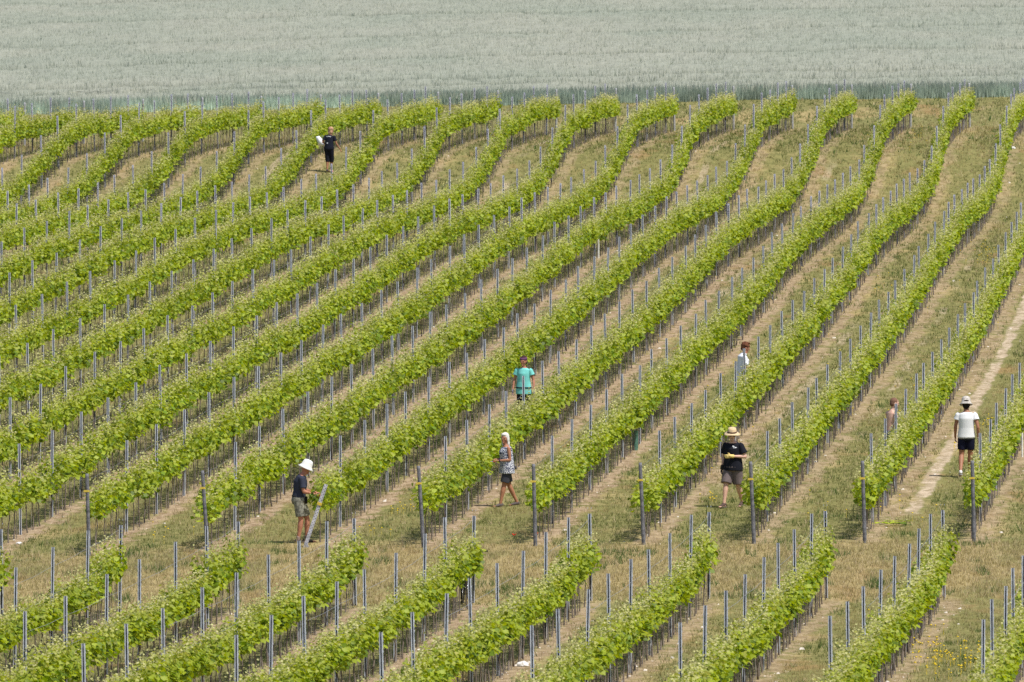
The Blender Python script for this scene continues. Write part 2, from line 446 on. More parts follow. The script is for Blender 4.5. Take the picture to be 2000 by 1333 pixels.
M_FLY = plain('yellow_petal', (0.85, 0.62, 0.03), 0.6, var=0.1)
M_RED = plain('poppy_petal', (0.75, 0.03, 0.02), 0.6, var=0.15)
M_WEED = plain('stem_green', (0.1, 0.14, 0.04), 0.8)
def flowers():
    spots = []
    clumps = [(1840, 1290, 70, 40, 60), (1900, 1300, 40, 30, 30), (790, 1002, 30, 10, 12), (1930, 500, 45, 25, 26), (1920, 830, 30, 14, 14),
              (1700, 1000, 160, 30, 16), (1870, 880, 25, 8, 8), (1770, 1255, 100, 50, 24), (1390, 980, 20, 6, 8), (1660, 700, 70, 60, 14), (740, 1046, 45, 5, 6),
              (1780, 790, 70, 60, 22), (1905, 640, 60, 60, 16), (880, 285, 40, 15, 8), (860, 276, 20, 5, 6), (1790, 270, 60, 30, 12), (1500, 760, 260, 140, 26), (350, 1050, 100, 20, 8), (1750, 560, 60, 40, 14)]
    for cx, cy, rx, ry, n in clumps:
        for _ in range(n):
            x = cx + rng.normal() * rx * .5; y = cy + rng.normal() * ry * .5
            if 195 < y < 1430: spots.append(at(x, y))
    V, T = [], []
    for p in spots:
        h = rng.uniform(.08, .2); w = rng.uniform(.018, .032); b0 = len(V)
        for k in range(7):
            a = k / 7 * 6.283
            V.append((p.x + math.cos(a) * w, p.y + math.sin(a) * w, p.z + h + .008 * (k % 2)))
        V.append((p.x, p.y, p.z + h + .014)); V.append((p.x, p.y, p.z + h - .012))
        for k in range(7):
            T.append((b0 + k, b0 + (k + 1) % 7, b0 + 7)); T.append((b0 + (k + 1) % 7, b0 + k, b0 + 8))
        V += [(p.x - .003, p.y, p.z), (p.x + .003, p.y, p.z), (p.x, p.y, p.z + h)]; T.append((len(V) - 3, len(V) - 2, len(V) - 1))
    me = np_mesh('wildflowers', np.array(V), np.array(T), None, M_FLY, False, 3)
    tag(link(bpy.data.objects.new('wildflowers', me)), 'small yellow wildflowers sprinkled through the grass', 'wildflowers', kind='stuff')
flowers()

# ------------------------------------------------------------------ grapevines
LEAF_D = np.array([(0, 0, 0), (-.42, .12, .05), (-.5, .55, -.02), (-.2, .8, .0), (0, 1.05, -.16), (.2, .8, .0), (.5, .55, -.02), (.42, .12, .05), (0, .5, -.07)])
# two halves of four-sided faces around the midrib
LEAF_Q = np.array([(0, 8, 2, 1), (8, 4, 3, 2), (0, 7, 6, 8), (8, 6, 5, 4)])
LEAF_S = np.array([(0, 0, 0), (-.5, .5, .05), (0, 1.0, -.12), (.5, .5, .05)])
LEAF_SQ = np.array([(0, 1, 2, 3)])

def tube(pts, rad, n=5):
    V, Qf = [], []
    for i, p in enumerate(pts):
        r = rad[i] if hasattr(rad, '__len__') else rad
        t = (Vector(pts[min(i + 1, len(pts) - 1)]) - Vector(pts[max(i - 1, 0)])).normalized()
        s = t.orthogonal().normalized(); w = t.cross(s)
        for k in range(n):
            a = 2 * math.pi * k / n
            V.append(Vector(p) + s * math.cos(a) * r + w * math.sin(a) * r)
    for i in range(len(pts) - 1):
        for k in range(n):
            Qf.append((i * n + k, i * n + (k + 1) % n, (i + 1) * n + (k + 1) % n, (i + 1) * n + k))
    return np.array([tuple(v) for v in V]), np.array(Qf)

def foliage(seed, shoots, per, tmpl, quads, size, top=1.38, length=1.1):
    g = np.random.default_rng(seed)
    pos, up, nrm, sz, col = [], [], [], [], []
    for s in range(shoots):
        y0 = (s + .5 + g.uniform(-.4, .4)) / shoots * length - length / 2
        side = g.choice([-1, 1]) * g.uniform(.0, .11)
        hgt = top + g.normal() * .08 - .74
        hgt = max(.25, hgt)
        bend = g.uniform(-.18, .18); outw = g.uniform(.0, .09) * (1 if side > 0 else -1)
        for i in range(per):
            t = (i + g.uniform(.1, .9)) / per
            zz = .74 + hgt * t - (g.uniform(0, .07) if t < .1 else 0)
            px = side + outw * math.sin(t * 2.6) + g.normal() * .03
            py = y0 + bend * t + g.normal() * .05
            a = g.uniform(0, 6.283)
            # petiole carries the blade outwards
            ox, oy = math.cos(a), math.sin(a)
            reach = g.uniform(.03, .10) * (1.15 - .5 * t)
            P = np.array([px + ox * reach * .95, py + oy * reach, zz + g.uniform(-.03, .03)])
            N = np.array([ox * .75 + g.normal() * .35, oy * .6 + g.normal() * .35, .75 + g.normal() * .35])
            U = np.array([ox + g.normal() * .3, oy + g.normal() * .3, -.45 + g.normal() * .3])
            k = size * (1.12 - .62 * t ** 2.2) * g.uniform(.75, 1.2)
            young = max(0, (t - .55) / .45) ** 1.3 * g.uniform(.4, 1.15) + (g.random() < .06) * .5
            young = min(1, young)
            old = np.array([0.16, 0.25, 0.02]) * g.uniform(.6, 1.3); mid = np.array([0.34, 0.42, 0.035]) * g.uniform(.8, 1.2)
            c = old if g.random() < .36 else mid
            c = c * (1 - young) + np.array([0.50, 0.50, 0.13]) * young
            pos.append(P); nrm.append(N); up.append(U); sz.append(k); col.append(c)
        # curled tip, small pale leaves
        for i in range(3 if size < .13 else 1):
            P = np.array([side + outw * .5 + g.normal() * .05, y0 + bend + g.normal() * .04, .74 + hgt + g.uniform(.0, .12)])
            pos.append(P); nrm.append(g.normal(size=3) + np.array([0, 0, .6])); up.append(g.normal(size=3) + np.array([0, 0, .8])); sz.append(size * .42)
            col.append(np.array([0.62, 0.60, 0.27]) * g.uniform(.8, 1.15))
    pos = np.array(pos); nrm = np.array(nrm); up = np.array(up); sz = np.array(sz); col = np.array(col)
    nrm /= np.linalg.norm(nrm, axis=1)[:, None]
    up -= (up * nrm).sum(1)[:, None] * nrm; up /= np.linalg.norm(up, axis=1)[:, None]
    sd = np.cross(up, nrm)
    T = tmpl * 1.0
    V = pos[:, None] + sz[:, None, None] * (T[None, :, 0:1] * sd[:, None] + (T[None, :, 1:2] - .4) * up[:, None] + T[None, :, 2:3] * nrm[:, None])
    nv = len(T)
    Qd = (quads[None] + nv * np.arange(len(pos))[:, None, None]).reshape(-1, 4)
    cc = np.repeat(col, nv, 0)
    return V.reshape(-1, 3), Qd, cc

def trunk_geo(seed, n=5):
    g = np.random.default_rng(seed)
    ln = g.normal() * .07
    pts = [(g.normal() * .01, ln * t + g.normal() * .018, .72 * t) for t in (0, .25, .5, .75, 1)]
    V, Qd = tube(pts, [.02, .016, .014, .014, .015], n)
    a = pts[-1]
    v2, q2 = tube([a, (a[0], a[1] + .18, .75), (a[0], a[1] + .5, .73)], [.013, .01, .006], n)
    Qd = np.concatenate([Qd, q2 + len(V)]); V = np.concatenate([V, v2])
    return V, Qd

NV = 12
fol_near = [np_mesh('foliage', *foliage(100 + i, 15, 19, LEAF_D, LEAF_Q, .096, 1.30 + .02 * (i % 4)), M_LEAF) for i in range(NV)]
trk_near = []
for i in range(NV):
    v, q = trunk_geo(200 + i, 6); trk_near.append(np_mesh('trunk', v, q, None, M_TRUNK, True))
stk_near = []
for i in range(4):
    g = random.Random(i)
    v, q = tube([(.035, .03, -.05), (.035 + g.uniform(-.02, .02), .03 + g.uniform(-.03, .03), 1.0)], .0055, 5)
    stk_near.append(np_mesh('stake', v, q, None, M_STAKE, True))
fol_far = [foliage(400 + i, 13, 16, LEAF_S, LEAF_SQ, .110, 1.31 + .02 * (i % 4)) for i in range(16)]
trk_far = [trunk_geo(500 + i, 4) for i in range(8)]

POST0, PSTEP = 222.4, 5.31
main_posts = [POST0 + PSTEP * i for i in range(34)]
front_posts = [196.2 - 5.36 * i for i in range(8)]
main_vines = [216.6, 217.7, 218.8, 219.9, 221.1] + [p + .55 + 1.06 * j for p in main_posts for j in range(5)]
main_vines = [d for d in main_vines if d < 401.4]
skip_first = {-3}
front_vines = [200.5, 199.5, 198.4, 197.3, 196.6] + [p - .6 - 1.072 * j for p in front_posts for j in range(5)]
lines = list(range(-17, 5))           # row numbers; row line X0 = 2.68 + 2.32 i

ORD = 'first second third fourth fifth sixth seventh eighth ninth tenth eleventh twelfth thirteenth fourteenth fifteenth sixteenth seventeenth eighteenth nineteenth twentieth'.split()
TENS = {2: 'twenty', 3: 'thirty', 4: 'forty', 5: 'fifty'}
def ordw(n):
    if n <= 20: return ORD[n - 1]
    t, u = divmod(n, 10)
    return (TENS[t][:-1] + 'ieth') if u == 0 else TENS[t] + '-' + ORD[u - 1]

vines = []     # (d, X, row, ordinal, block)
for i in lines:
    X0 = X_FIRST + SP * i
    k = 0
    for d in main_vines:
        X = rowX(X0, d); u = F * X / d
        if i in skip_first and d < 217: continue
        if -1075 < u < 1075:
            k += 1; vines.append((d, X, i, k, 'm'))
    k = 0
    for d in front_vines:
        X = rowX(X0, d); u = F * X / d
        top = to_px(X, d, gzf(X, d) + 1.5)[1]
        if -1060 < u < 1060 and top < 1345:
            k += 1; vines.append((d, X, i, k, 'f'))
vines.sort(key=lambda v: v[0])
inview = [v for v in vines if abs(F * v[1] / v[0]) < 1015]
near_keys = set(inview[:300]); near = inview[:300]
rest = [v for v in vines if v not in near_keys]
print('vines', len(vines), 'near', len(near), 'last d', near[-1][0], near[-1][4])
froms = {i: n + 1 for n, i in enumerate(sorted({v[2] for v in near if v[4] == 'f'}))}
ROWDIR = -math.atan(K)
vr = random.Random(3)
def ends_in_frame(i): return i >= -5
for n, (d, X, i, k, blk) in enumerate(near):
    z = gzf(X, d)
    flip = vr.random() < .5
    o = empty('grapevine', (X + vr.uniform(-.03, .03), d, z), ROWDIR + (math.pi if flip else 0) + vr.uniform(-.04, .04))
    s = vr.uniform(.80, .92) if blk == 'f' else vr.uniform(.92, 1.05)
    if vr.random() < .06: s *= .85
    o.scale = (vr.uniform(.85, 1.2), vr.uniform(.9, 1.1), s)
    link(bpy.data.objects.new('trunk', trk_near[vr.randrange(NV)]), o)
    link(bpy.data.objects.new('foliage', fol_near[vr.randrange(NV)]), o)
    link(bpy.data.objects.new('stake', stk_near[vr.randrange(4)]), o)
    if blk == 'f':
        lab = f'green grapevine, {ordw(k)} from the grass headland in the {ordw(froms[i])} front row from left'
    else:
        lab = f'green grapevine, {ordw(k)} from the near end of the main row behind the {ordw(max(1, i + 6))} end post'
    tag(o, lab, 'grapevine', 'grapevines standing in rows')

def vine_stuff():
    Vf, Qf, Cf, off = [], [], [], 0
    Vt, Qt, offt = [], [], 0
    Vs, Qs, offs = [], [], 0
    g = random.Random(11)
    stv, stq = tube([(.03, .03, -.05), (.035, .03, .95)], .0065, 3)
    for (d, X, i, k, blk) in rest:
        z = gzf(X, d); a = ROWDIR + (math.pi if g.random() < .5 else 0) + g.uniform(-.04, .04)
        ca, sa = math.cos(a), math.sin(a)
        far = min(1, max(0, (d - 300) / 100))
        sz = g.uniform(.92, 1.06) * (1 + .02 * far) * (.82 if g.random() < .05 else 1); sx = g.uniform(.85, 1.3)
        x0 = X + g.uniform(-.03, .03)
        def put(V):
            W = V * np.array([sx, 1.0, sz])
            return np.stack([W[:, 0] * ca - W[:, 1] * sa + x0, W[:, 0] * sa + W[:, 1] * ca + d, W[:, 2] + z], 1)
        V, Qd, Cc = fol_far[g.randrange(16)]
        br = g.uniform(.9, 1.1)
        Vf.append(put(V)); Qf.append(Qd + off); Cf.append(Cc * br); off += len(V)
        V, Qd = trk_far[g.randrange(8)]
        Vt.append(put(V)); Qt.append(Qd + offt); offt += len(V)
        if g.random() < .6: Vs.append(put(stv)); Qs.append(stq + offs); offs += len(stv)
    o = link(bpy.data.objects.new('grapevines', np_mesh('grapevines', np.concatenate(Vf), np.concatenate(Qf), np.concatenate(Cf), M_LEAF)))
    tag(o, 'leafy grapevines of the main vineyard block beyond the grass headland', 'grapevines', 'grapevines standing in rows', 'stuff')
    t = link(bpy.data.objects.new('trunks', np_mesh('trunks', np.concatenate(Vt), np.concatenate(Qt), None, M_TRUNK)), o); t['kind'] = 'stuff'
    t = link(bpy.data.objects.new('stakes', np_mesh('stakes', np.concatenate(Vs), np.concatenate(Qs), None, M_STAKE)), o); t['kind'] = 'stuff'
vine_stuff()

# ------------------------------------------------------------------ posts
def channel(w=.055, dp=.04, th=.004, h=1.97):
    """open steel channel with inward lips; the groove faces the camera side (-y)"""
    hw = w / 2; lip = .0165
    prof = [(-hw + lip, 0), (-hw, 0), (-hw, dp), (hw, dp), (hw, 0), (hw - lip, 0), (hw - lip, th), (hw - th, th), (hw - th, dp - th), (-hw + th, dp - th), (-hw + th, th), (-hw + lip, th)]
    bm = bmesh.new()
    lo = [bm.verts.new((x, y - dp / 2, -.1)) for x, y in prof]; hi = [bm.verts.new((x, y - dp / 2, h)) for x, y in prof]
    n = len(prof)
    for k in range(n):
        f = bm.faces.new((lo[k], lo[(k + 1) % n], hi[(k + 1) % n], hi[k]))
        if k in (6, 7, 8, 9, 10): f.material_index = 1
    bm.faces.new(lo[::-1]); bm.faces.new(hi)
    bmesh.ops.recalc_face_normals(bm, faces=bm.faces)
    # notches along the lips (wire hooks)
    me = bpy.data.meshes.new('steel_post'); 
    for k in range(9):
        zc = .55 + k * .16
        for s in (-1, 1):
            bmesh.ops.create_cube(bm, size=1, matrix=Matrix.Translation((s * (hw + .003), 0, zc)) @ Matrix.Diagonal((.008, .02, .028, 1)))
    bm.to_mesh(me); bm.free()
    me.materials.append(M_METAL_B); me.materials.append(M_METAL_SHADE)
    return me
ME_POST = channel()
ME_ENDM = channel(.062, .045, .004, 1.72)

posts = []
for i in lines:
    X0 = X_FIRST + SP * i
    k = 0
    for d in main_posts:
        X = rowX(X0, d)
        if -1030 < F * X / d < 1030:
            k += 1; posts.append((d, X, i, k, 'm'))
    k = 0
    for d in front_posts:
        X = rowX(X0, d)
        if -1030 < F * X / d < 1030 and to_px(X, d, gzf(X, d) + 1.97)[1] < 1333:
            k += 1; posts.append((d, X, i, k, 'f'))
posts.sort(key=lambda v: v[0])
npost = posts[:300]; rpost = posts[300:]
print('posts', len(posts), npost[-1][0])
leftrows = sorted({p[2] for p in npost if p[4] == 'm' and p[2] < -5}, reverse=True)
frs = {i: n + 1 for n, i in enumerate(sorted({p[2] for p in posts if p[4] == 'f'}))}
pr = random.Random(8)
def post_jit(d, X): return X + pr.uniform(-.03, .03), d + pr.uniform(-.3, .3)
for (d, X, i, k, blk) in npost:
    x, dd = post_jit(d, X)
    o = bpy.data.objects.new('steel_post', ME_POST); o.location = (x - .06, dd, gzf(x, dd) + pr.uniform(-.06, .05))
    o.rotation_euler = (pr.uniform(-.012, .012), pr.uniform(-.02, .02), pr.uniform(-.15, .15) + ROWDIR)
    if blk == 'f': lab = f'grooved steel post, {ordw(k)} from the grass headland in the {ordw(frs[i])} front row from left'
    elif i >= -5: lab = f'grooved steel post, {ordw(k)} along the main row behind the {ordw(i + 6)} end post from left'
    else: lab = f'grooved steel post, {ordw(k)} in view along the {ordw(-5 - i)} row above the first end post'
    tag(link(o), lab, 'vineyard post', 'steel posts standing along the vine rows')

def post_stuff():
    me = ME_POST
    V = np.empty(len(me.vertices) * 3); me.vertices.foreach_get('co', V); V = V.reshape(-1, 3)
    # plain channel for the far ones: drop hooks
    hw, dp, th, lip = .0275, .04, .004, .013
    prof = np.array([(-hw + lip, 0), (-hw, 0), (-hw, dp), (hw, dp), (hw, 0), (hw - lip, 0), (hw - lip, th), (hw - th, th), (hw - th, dp - th), (-hw + th, dp - th), (-hw + th, th), (-hw + lip, th)])
    n = 12; B = np.concatenate([np.c_[prof[:, 0], prof[:, 1] - dp / 2, np.full(n, -.1)], np.c_[prof[:, 0], prof[:, 1] - dp / 2, np.full(n, 1.97)]])
    Qd = np.array([(k, (k + 1) % n, n + (k + 1) % n, n + k) for k in range(n)] + [(n + 0, n + 1, n + 10, n + 11), (n + 1, n + 2, n + 9, n + 10), (n + 2, n + 3, n + 8, n + 9), (n + 3, n + 4, n + 7, n + 8), (n + 4, n + 5, n + 6, n + 7)])
    Vs, Qs = [], []
    for m, (d, X, i, k, blk) in enumerate(rpost):
        x, dd = post_jit(d, X); a = pr.uniform(-.15, .15) + ROWDIR; ca, sa = math.cos(a), math.sin(a)
        lx, ly = pr.uniform(-.02, .02), pr.uniform(-.01, .01)
        W = B.copy(); z0 = gzf(x, dd) + pr.uniform(-.07, .05)
        Vs.append(np.stack([W[:, 0] * ca - W[:, 1] * sa + x - .06 + lx * W[:, 2], W[:, 0] * sa + W[:, 1] * ca + dd + ly * W[:, 2], W[:, 2] + z0], 1))
        Qs.append(Qd + m * 2 * n)
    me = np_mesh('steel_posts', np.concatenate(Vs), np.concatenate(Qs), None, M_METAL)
    me.materials.append(M_METAL_SHADE)
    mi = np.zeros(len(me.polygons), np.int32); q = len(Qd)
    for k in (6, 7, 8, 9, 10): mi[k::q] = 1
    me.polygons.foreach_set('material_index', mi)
    tag(link(bpy.data.objects.new('steel_posts', me)), 'slim steel posts rising from the farther vine rows', 'vineyard posts', 'steel posts standing along the vine rows', 'stuff')
post_stuff()

def round_post(name, r, h, mat, parent, seg=10):
    bm = bmesh.new()
    g = random.Random(int(h * 1000 + r * 9999))
    rings = []
    for t in (-.08, 0, .25, .5, .75, .97, 1.0):
        rr = r * (1.06 - .1 * max(t, 0)) * (.86 if t == 1.0 else 1) * g.uniform(.97, 1.03)
        rings.append([bm.verts.new((math.cos(2 * math.pi * k / seg) * rr + g.uniform(-.002, .002), math.sin(2 * math.pi * k / seg) * rr, t * h)) for k in range(seg)])
    for a, b in zip(rings[:-1], rings[1:]):
        for k in range(seg): bm.faces.new((a[k], a[(k + 1) % seg], b[(k + 1) % seg], b[k]))
    bm.faces.new(rings[-1])
    return bm_obj(name, bm, mat, parent)

near_x = {-5: (168, 932, 172), -4: (394, 922, 404), -2: (817, 908, 827), -1: (1042, 902, 1046), 0: (1251, 903, 1258), 1: (1467, 902, 1474), 2: (1686, 899, 1691), 3: (1901, 900, 1905)}
END_LAB = {-5: 'leaning grey wooden end post with yellow tag, first from the left', -4: 'grey wooden end post with yellow tag left of man in white hat',
  -2: 'grey wooden end post with frayed base between hat man and grey haired woman', -1: 'grey wooden end post with yellow tag beside the grey haired woman',
  0: 'grey wooden end post between grey haired woman and man in straw hat', 1: 'dark wooden end post beside the man in straw hat',
  2: 'dark wooden end post with yellow tag left of the dirt track', 3: 'dark wooden end post in front of the man walking away'}
for i, (xt, yt, xb) in near_x.items():
    X0 = X_FIRST + SP * i; d = 215.4
    X = (xb - 1000) * d / F; z = gzf(X, d)
    o = empty('end_post', (X, d, z), 0)
    hh = 1.74
    o.rotation_euler = (0, math.atan(((xt - xb) / 92.5) / hh), 0)
    round_post('shaft', .039, hh, M_WOOD, o)
    bm = bmesh.new()
    bmesh.ops.create_cone(bm, cap_ends=True, segments=12, radius1=.043, radius2=.043, depth=.036, matrix=Matrix.Translation((0, 0, 1.37)))
    bmesh.ops.create_cube(bm, size=1, matrix=Matrix.Translation((-.03, -.06, 1.375)) @ Matrix.Diagonal((.09, .012, .045, 1)))
    bm_obj('tag', bm, M_YELLOW, o, False)
    tag(o, END_LAB[i], 'end post', 'end posts of the main vine rows')

# pale end posts at the far side of the block
for i in lines:
    X0 = X_FIRST + SP * i; d = 402.0; X = rowX(X0, d)
    if -1020 < F * X / d < 1010:
        o = empty('end_post', (X, d, gzf(X, d)), 0); o.rotation_euler = (0, random.uniform(-.02, .02), 0)
        round_post('shaft', .042, 1.72 + .002 * i, M_PALEWOOD, o, 8)
        tag(o, f'pale end post by the wheat field, {ordw(i + 18)} from the left', 'end post', 'pale end posts along the wheat field')

# steel end posts of the front block
fn = 0
for i in range(-5, 4):
    X0 = X_FIRST + SP * i; d = 201.1; X = rowX(X0, d)
    if -1005 < F * X / d < 1005:
        fn += 1
        o = bpy.data.objects.new('steel_end_post', ME_ENDM); o.location = (X + .01, d, gzf(X, d)); o.rotation_euler = (0, random.uniform(-.02, .02), ROWDIR)
        tag(link(o), f'bright steel end post closing the {ordw(fn)} front vine row from the left', 'end post', 'steel end posts of the front rows')

# trellis wires
def wires():
    for i in lines:
        X0 = X_FIRST + SP * i
        for blk, dl in (('m', [215.4] + main_posts + [402.0]), ('f', [201.1] + front_posts)):
            dl = [d for d in dl if -1020 < F * rowX(X0, d) / d < 1020]
            if blk == 'f': dl = [d for d in dl if d > 166]
            if len(dl) < 2: continue
            V, Qd, off = [], [], 0
            for hw, ox in ((.80, .045), (1.12, .045), (1.62, -.02)):
                if blk == 'm' and dl[0] > 240 and hw > 1: continue
                pts = []
                for a, b in zip(dl[:-1], dl[1:]):
                    for t in (0, .5):
                        d = a + (b - a) * t; X = rowX(X0, d) + ox
                        pts.append((X, d, gzf(X, d) + hw - (.02 if t else 0)))
                X = rowX(X0, dl[-1]) + ox; pts.append((X, dl[-1], gzf(X, dl[-1]) + hw))
                v, q = tube(pts, .0032, 3); V.append(v); Qd.append(q + off); off += len(v)
            o = link(bpy.data.objects.new('trellis_wire', np_mesh('trellis_wire', np.concatenate(V), np.concatenate(Qd), None, M_WIRE)))
            if blk == 'f': lab = f'thin trellis wires strung along the {ordw(i + 6 if i > -6 else 1)} front vine row from the left'
            elif i >= -5: lab = f'thin trellis wires of the main row behind the {ordw(i + 6)} end post'
            else: lab = f'thin trellis wires of the {ordw(-5 - i)} vine row above the first end post'
            tag(o, lab, 'trellis wire', 'trellis wires strung through the vine rows')
wires()

# ------------------------------------------------------------------ odd things in the vineyard
def box(bm, c, s, rot=None):
    m = Matrix.Translation(c) @ (rot.to_4x4() if rot else Matrix.Identity(4)) @ Matrix.Diagonal((*s, 1))
    bmesh.ops.create_cube(bm, size=1, matrix=m)

def leaning_post():
    p = at(598, 1058); print('lean', p); p = Vector((p.x, 216.2, gzf(p.x, 216.2)))
    top = Vector((p.x + .455, p.y + .0, p.z + 1.34)); dirv = (top - p).normalized(); L = (top - p).length
    o = empty('leaning_post', p, 0)
    o.rotation_mode = 'QUATERNION'; o.rotation_quaternion = Vector((0, 0, 1)).rotation_difference(dirv)
    bm = bmesh.new(); hw = .037; dp = .04
    box(bm, (0, 0, L / 2), (2 * hw, .006, L)); box(bm, (-hw + .002, dp / 2, L / 2), (.005, dp, L)); box(bm, (hw - .002, dp / 2, L / 2), (.005, dp, L))
    bm_obj('channel', bm, plain('zinc_plate', (.5, .5, .55), .5, .1, var=.25, scale=6), o, False)
    bm = bmesh.new()
    for k in range(20):
        box(bm, (-.018, -.004, .08 + k * .068), (.011, .004, .012)); box(bm, (.018, -.004, .11 + k * .068), (.01, .004, .018))
    bm_obj('punched_slots', bm, M_HOLE, o, False)
    bm = bmesh.new(); box(bm, (0, -.006, .98), (.105, .03, .06)); bm_obj('tag', bm, M_YELLOW, o, False)
    bm = bmesh.new(); box(bm, (.05, .02, .04), (.05, .06, .2), Matrix.Rotation(R(-50), 3, 'Y')); bm_obj('foot_plate', bm, M_METAL, o, False)
    tag(o, 'leaning perforated steel end post with yellow tag beside the man in white hat', 'end post', 'end posts of the main vine rows')
leaning_post()

def slim_post(x, yt, yb, label, r=.03):
    p = at(x, yb); s = F / p.y
    o = empty('marker_post', p, 0); h = (yb - yt) / s
    round_post('shaft', r, h, plain('white_paint', (0.75, 0.74, 0.7), .6), o, 10)
    bm = bmesh.new(); bmesh.ops.create_cone(bm, cap_ends=True, segments=10, radius1=r * 1.02, radius2=r * .5, depth=.03, matrix=Matrix.Translation((0, 0, h + .012)))
    bm_obj('cap', bm, M_PALEWOOD, o)
    tag(o, label, 'marker post')
slim_post(1169, 465, 505, 'short white marker post standing between two vine rows mid slope', .026)
slim_post(1997, 845, 893, 'pale marker post under the vines at the right edge', .022)

def tree_guard():
    p = at(1241, 880); o = empty('tree_guard', p, 0)
    bm = bmesh.new(); seg = 14
    rings = []
    for r, z in ((.068, 0), (.07, .25), (.072, .44), (.078, .45), (.078, .47), (.066, .47), (.06, .1)):
        rings.append([bm.verts.new((math.cos(2 * math.pi * k / seg) * r, math.sin(2 * math.pi * k / seg) * r, z)) for k in range(seg)])
    for a, b in zip(rings[:-1], rings[1:]):
        for k in range(seg): bm.faces.new((a[k], a[(k + 1) % seg], b[(k + 1) % seg], b[k]))
    bm_obj('sleeve', bm, plain('green_plastic', (0.09, 0.19, 0.15), .5), o)
    v, q = tube([(0, 0, 0), (.02, 0, .4), (.04, .02, .66)], .008, 5)
    link(bpy.data.objects.new('stem', np_mesh('stem', v, q, None, M_WEED)), o)
    V, Qd, Cc = foliage(77, 3, 6, LEAF_D, LEAF_Q, .09, .9, .12)
    V = V * np.array([.6, .6, .45]) + np.array([.02, 0, .25])
    link(bpy.data.objects.new('leaves', np_mesh('leaves', V, Qd, Cc * .8, M_LEAF)), o)
    tag(o, 'green plastic tree guard round a young vine under the row', 'tree guard')
tree_guard()

def cut_shoots():
    p = at(1745, 1028); o = empty('cut_shoots', p, 0)
    v1, q1 = tube([(-.3, 0, .03), (-.05, .05, .06), (.25, -.05, .05), (.42, 0, .02)], .008, 5)
    v2, q2 = tube([(-.4, .4, .03), (-.2, .3, .05), (0, .35, .04)], .007, 5)
    link(bpy.data.objects.new('stems', np_mesh('stems', np.concatenate([v1, v2]), np.concatenate([q1, q2 + len(v1)]), None, M_WEED)), o)
    V, Qd, Cc = foliage(78, 6, 5, LEAF_D, LEAF_Q, .12, 1.0, .8)
    V = np.stack([V[:, 1], V[:, 0] * 1.5, (V[:, 2] - .6) * .25 + .02], 1)
    link(bpy.data.objects.new('leaves', np_mesh('leaves', V, Qd, np.minimum(Cc * 1.25, .7), M_LEAF)), o)
    tag(o, 'cut green vine shoots lying on the dry grass of the headland', 'cut shoots')
cut_shoots()

def poppy(x, y, label):
    p = at(x, y); o = empty('poppy', p, random.uniform(0, 3))
    v, q = tube([(0, 0, 0), (.01, 0, .09), (.0, .01, .17)], .003, 4)
    link(bpy.data.objects.new('stem', np_mesh('stem', v, q, None, M_WEED)), o)
    bm = bmesh.new()
    for k in range(4):
        a = k * math.pi / 2
        c = bm.verts.new((0, 0, .165)); pts = []
        for t, rr, zz in ((-.7, .028, .185), (-.35, .048, .205), (0, .052, .21), (.35, .048, .205), (.7, .028, .185)):
            pts.append(bm.verts.new((math.cos(a + t * 1.1) * rr, math.sin(a + t * 1.1) * rr, zz)))
        for m in range(4): bm.faces.new((c, pts[m], pts[m + 1]))
    bm_obj('petals', bm, M_RED, o, False)
    tag(o, label, 'poppy', 'red poppies in the grass')
poppy(123, 1252, 'small red poppy under the second front vine row')
poppy(1004, 1062, 'orange red poppy in the headland grass below the grey haired woman')
poppy(1047, 1060, 'bright red poppy at the foot of a wooden end post')

def stone(x, y, sx, sz, label, seed=1):
    p = at(x, y); g = random.Random(seed)
    bm = bmesh.new(); bmesh.ops.create_icosphere(bm, subdivisions=3, radius=1)
    off = [g.uniform(0, 9) for _ in range(3)]
    from mathutils import noise as mn
    for v in bm.verts:
        n = mn.noise(v.co * 1.6 + Vector(off)); v.co *= 1 + .35 * n
        v.co.x *= sx; v.co.y *= sx * .7; v.co.z = max(v.co.z * sz, -.01)
    o = bm_obj('stone', bm, M_WHITESTONE, None, False); o.location = (p.x, p.y, p.z + sz * .3)
    tag(o, label, 'stone', 'loose pale stones on the ground')
M_WHITESTONE = plain('white_limestone', (0.78, 0.76, 0.74), .85, var=.15, scale=20, bump=.4)
stone(1022, 1302, .11, .07, 'flat white stone in the grass between two front rows', 3)
stone(37, 1063, .07, .035, 'pale stone on the soil under the row at the left edge', 4)
stone(1978, 291, .09, .07, 'pale stone beside the farthest right vine row near the wheat', 5)
stone(353, 249, .11, .07, 'pale stone glimpsed beneath a vine row by the wheat', 6)
stone(183, 572, .14, .09, 'pale sandy stone block lying under a vine row', 7)

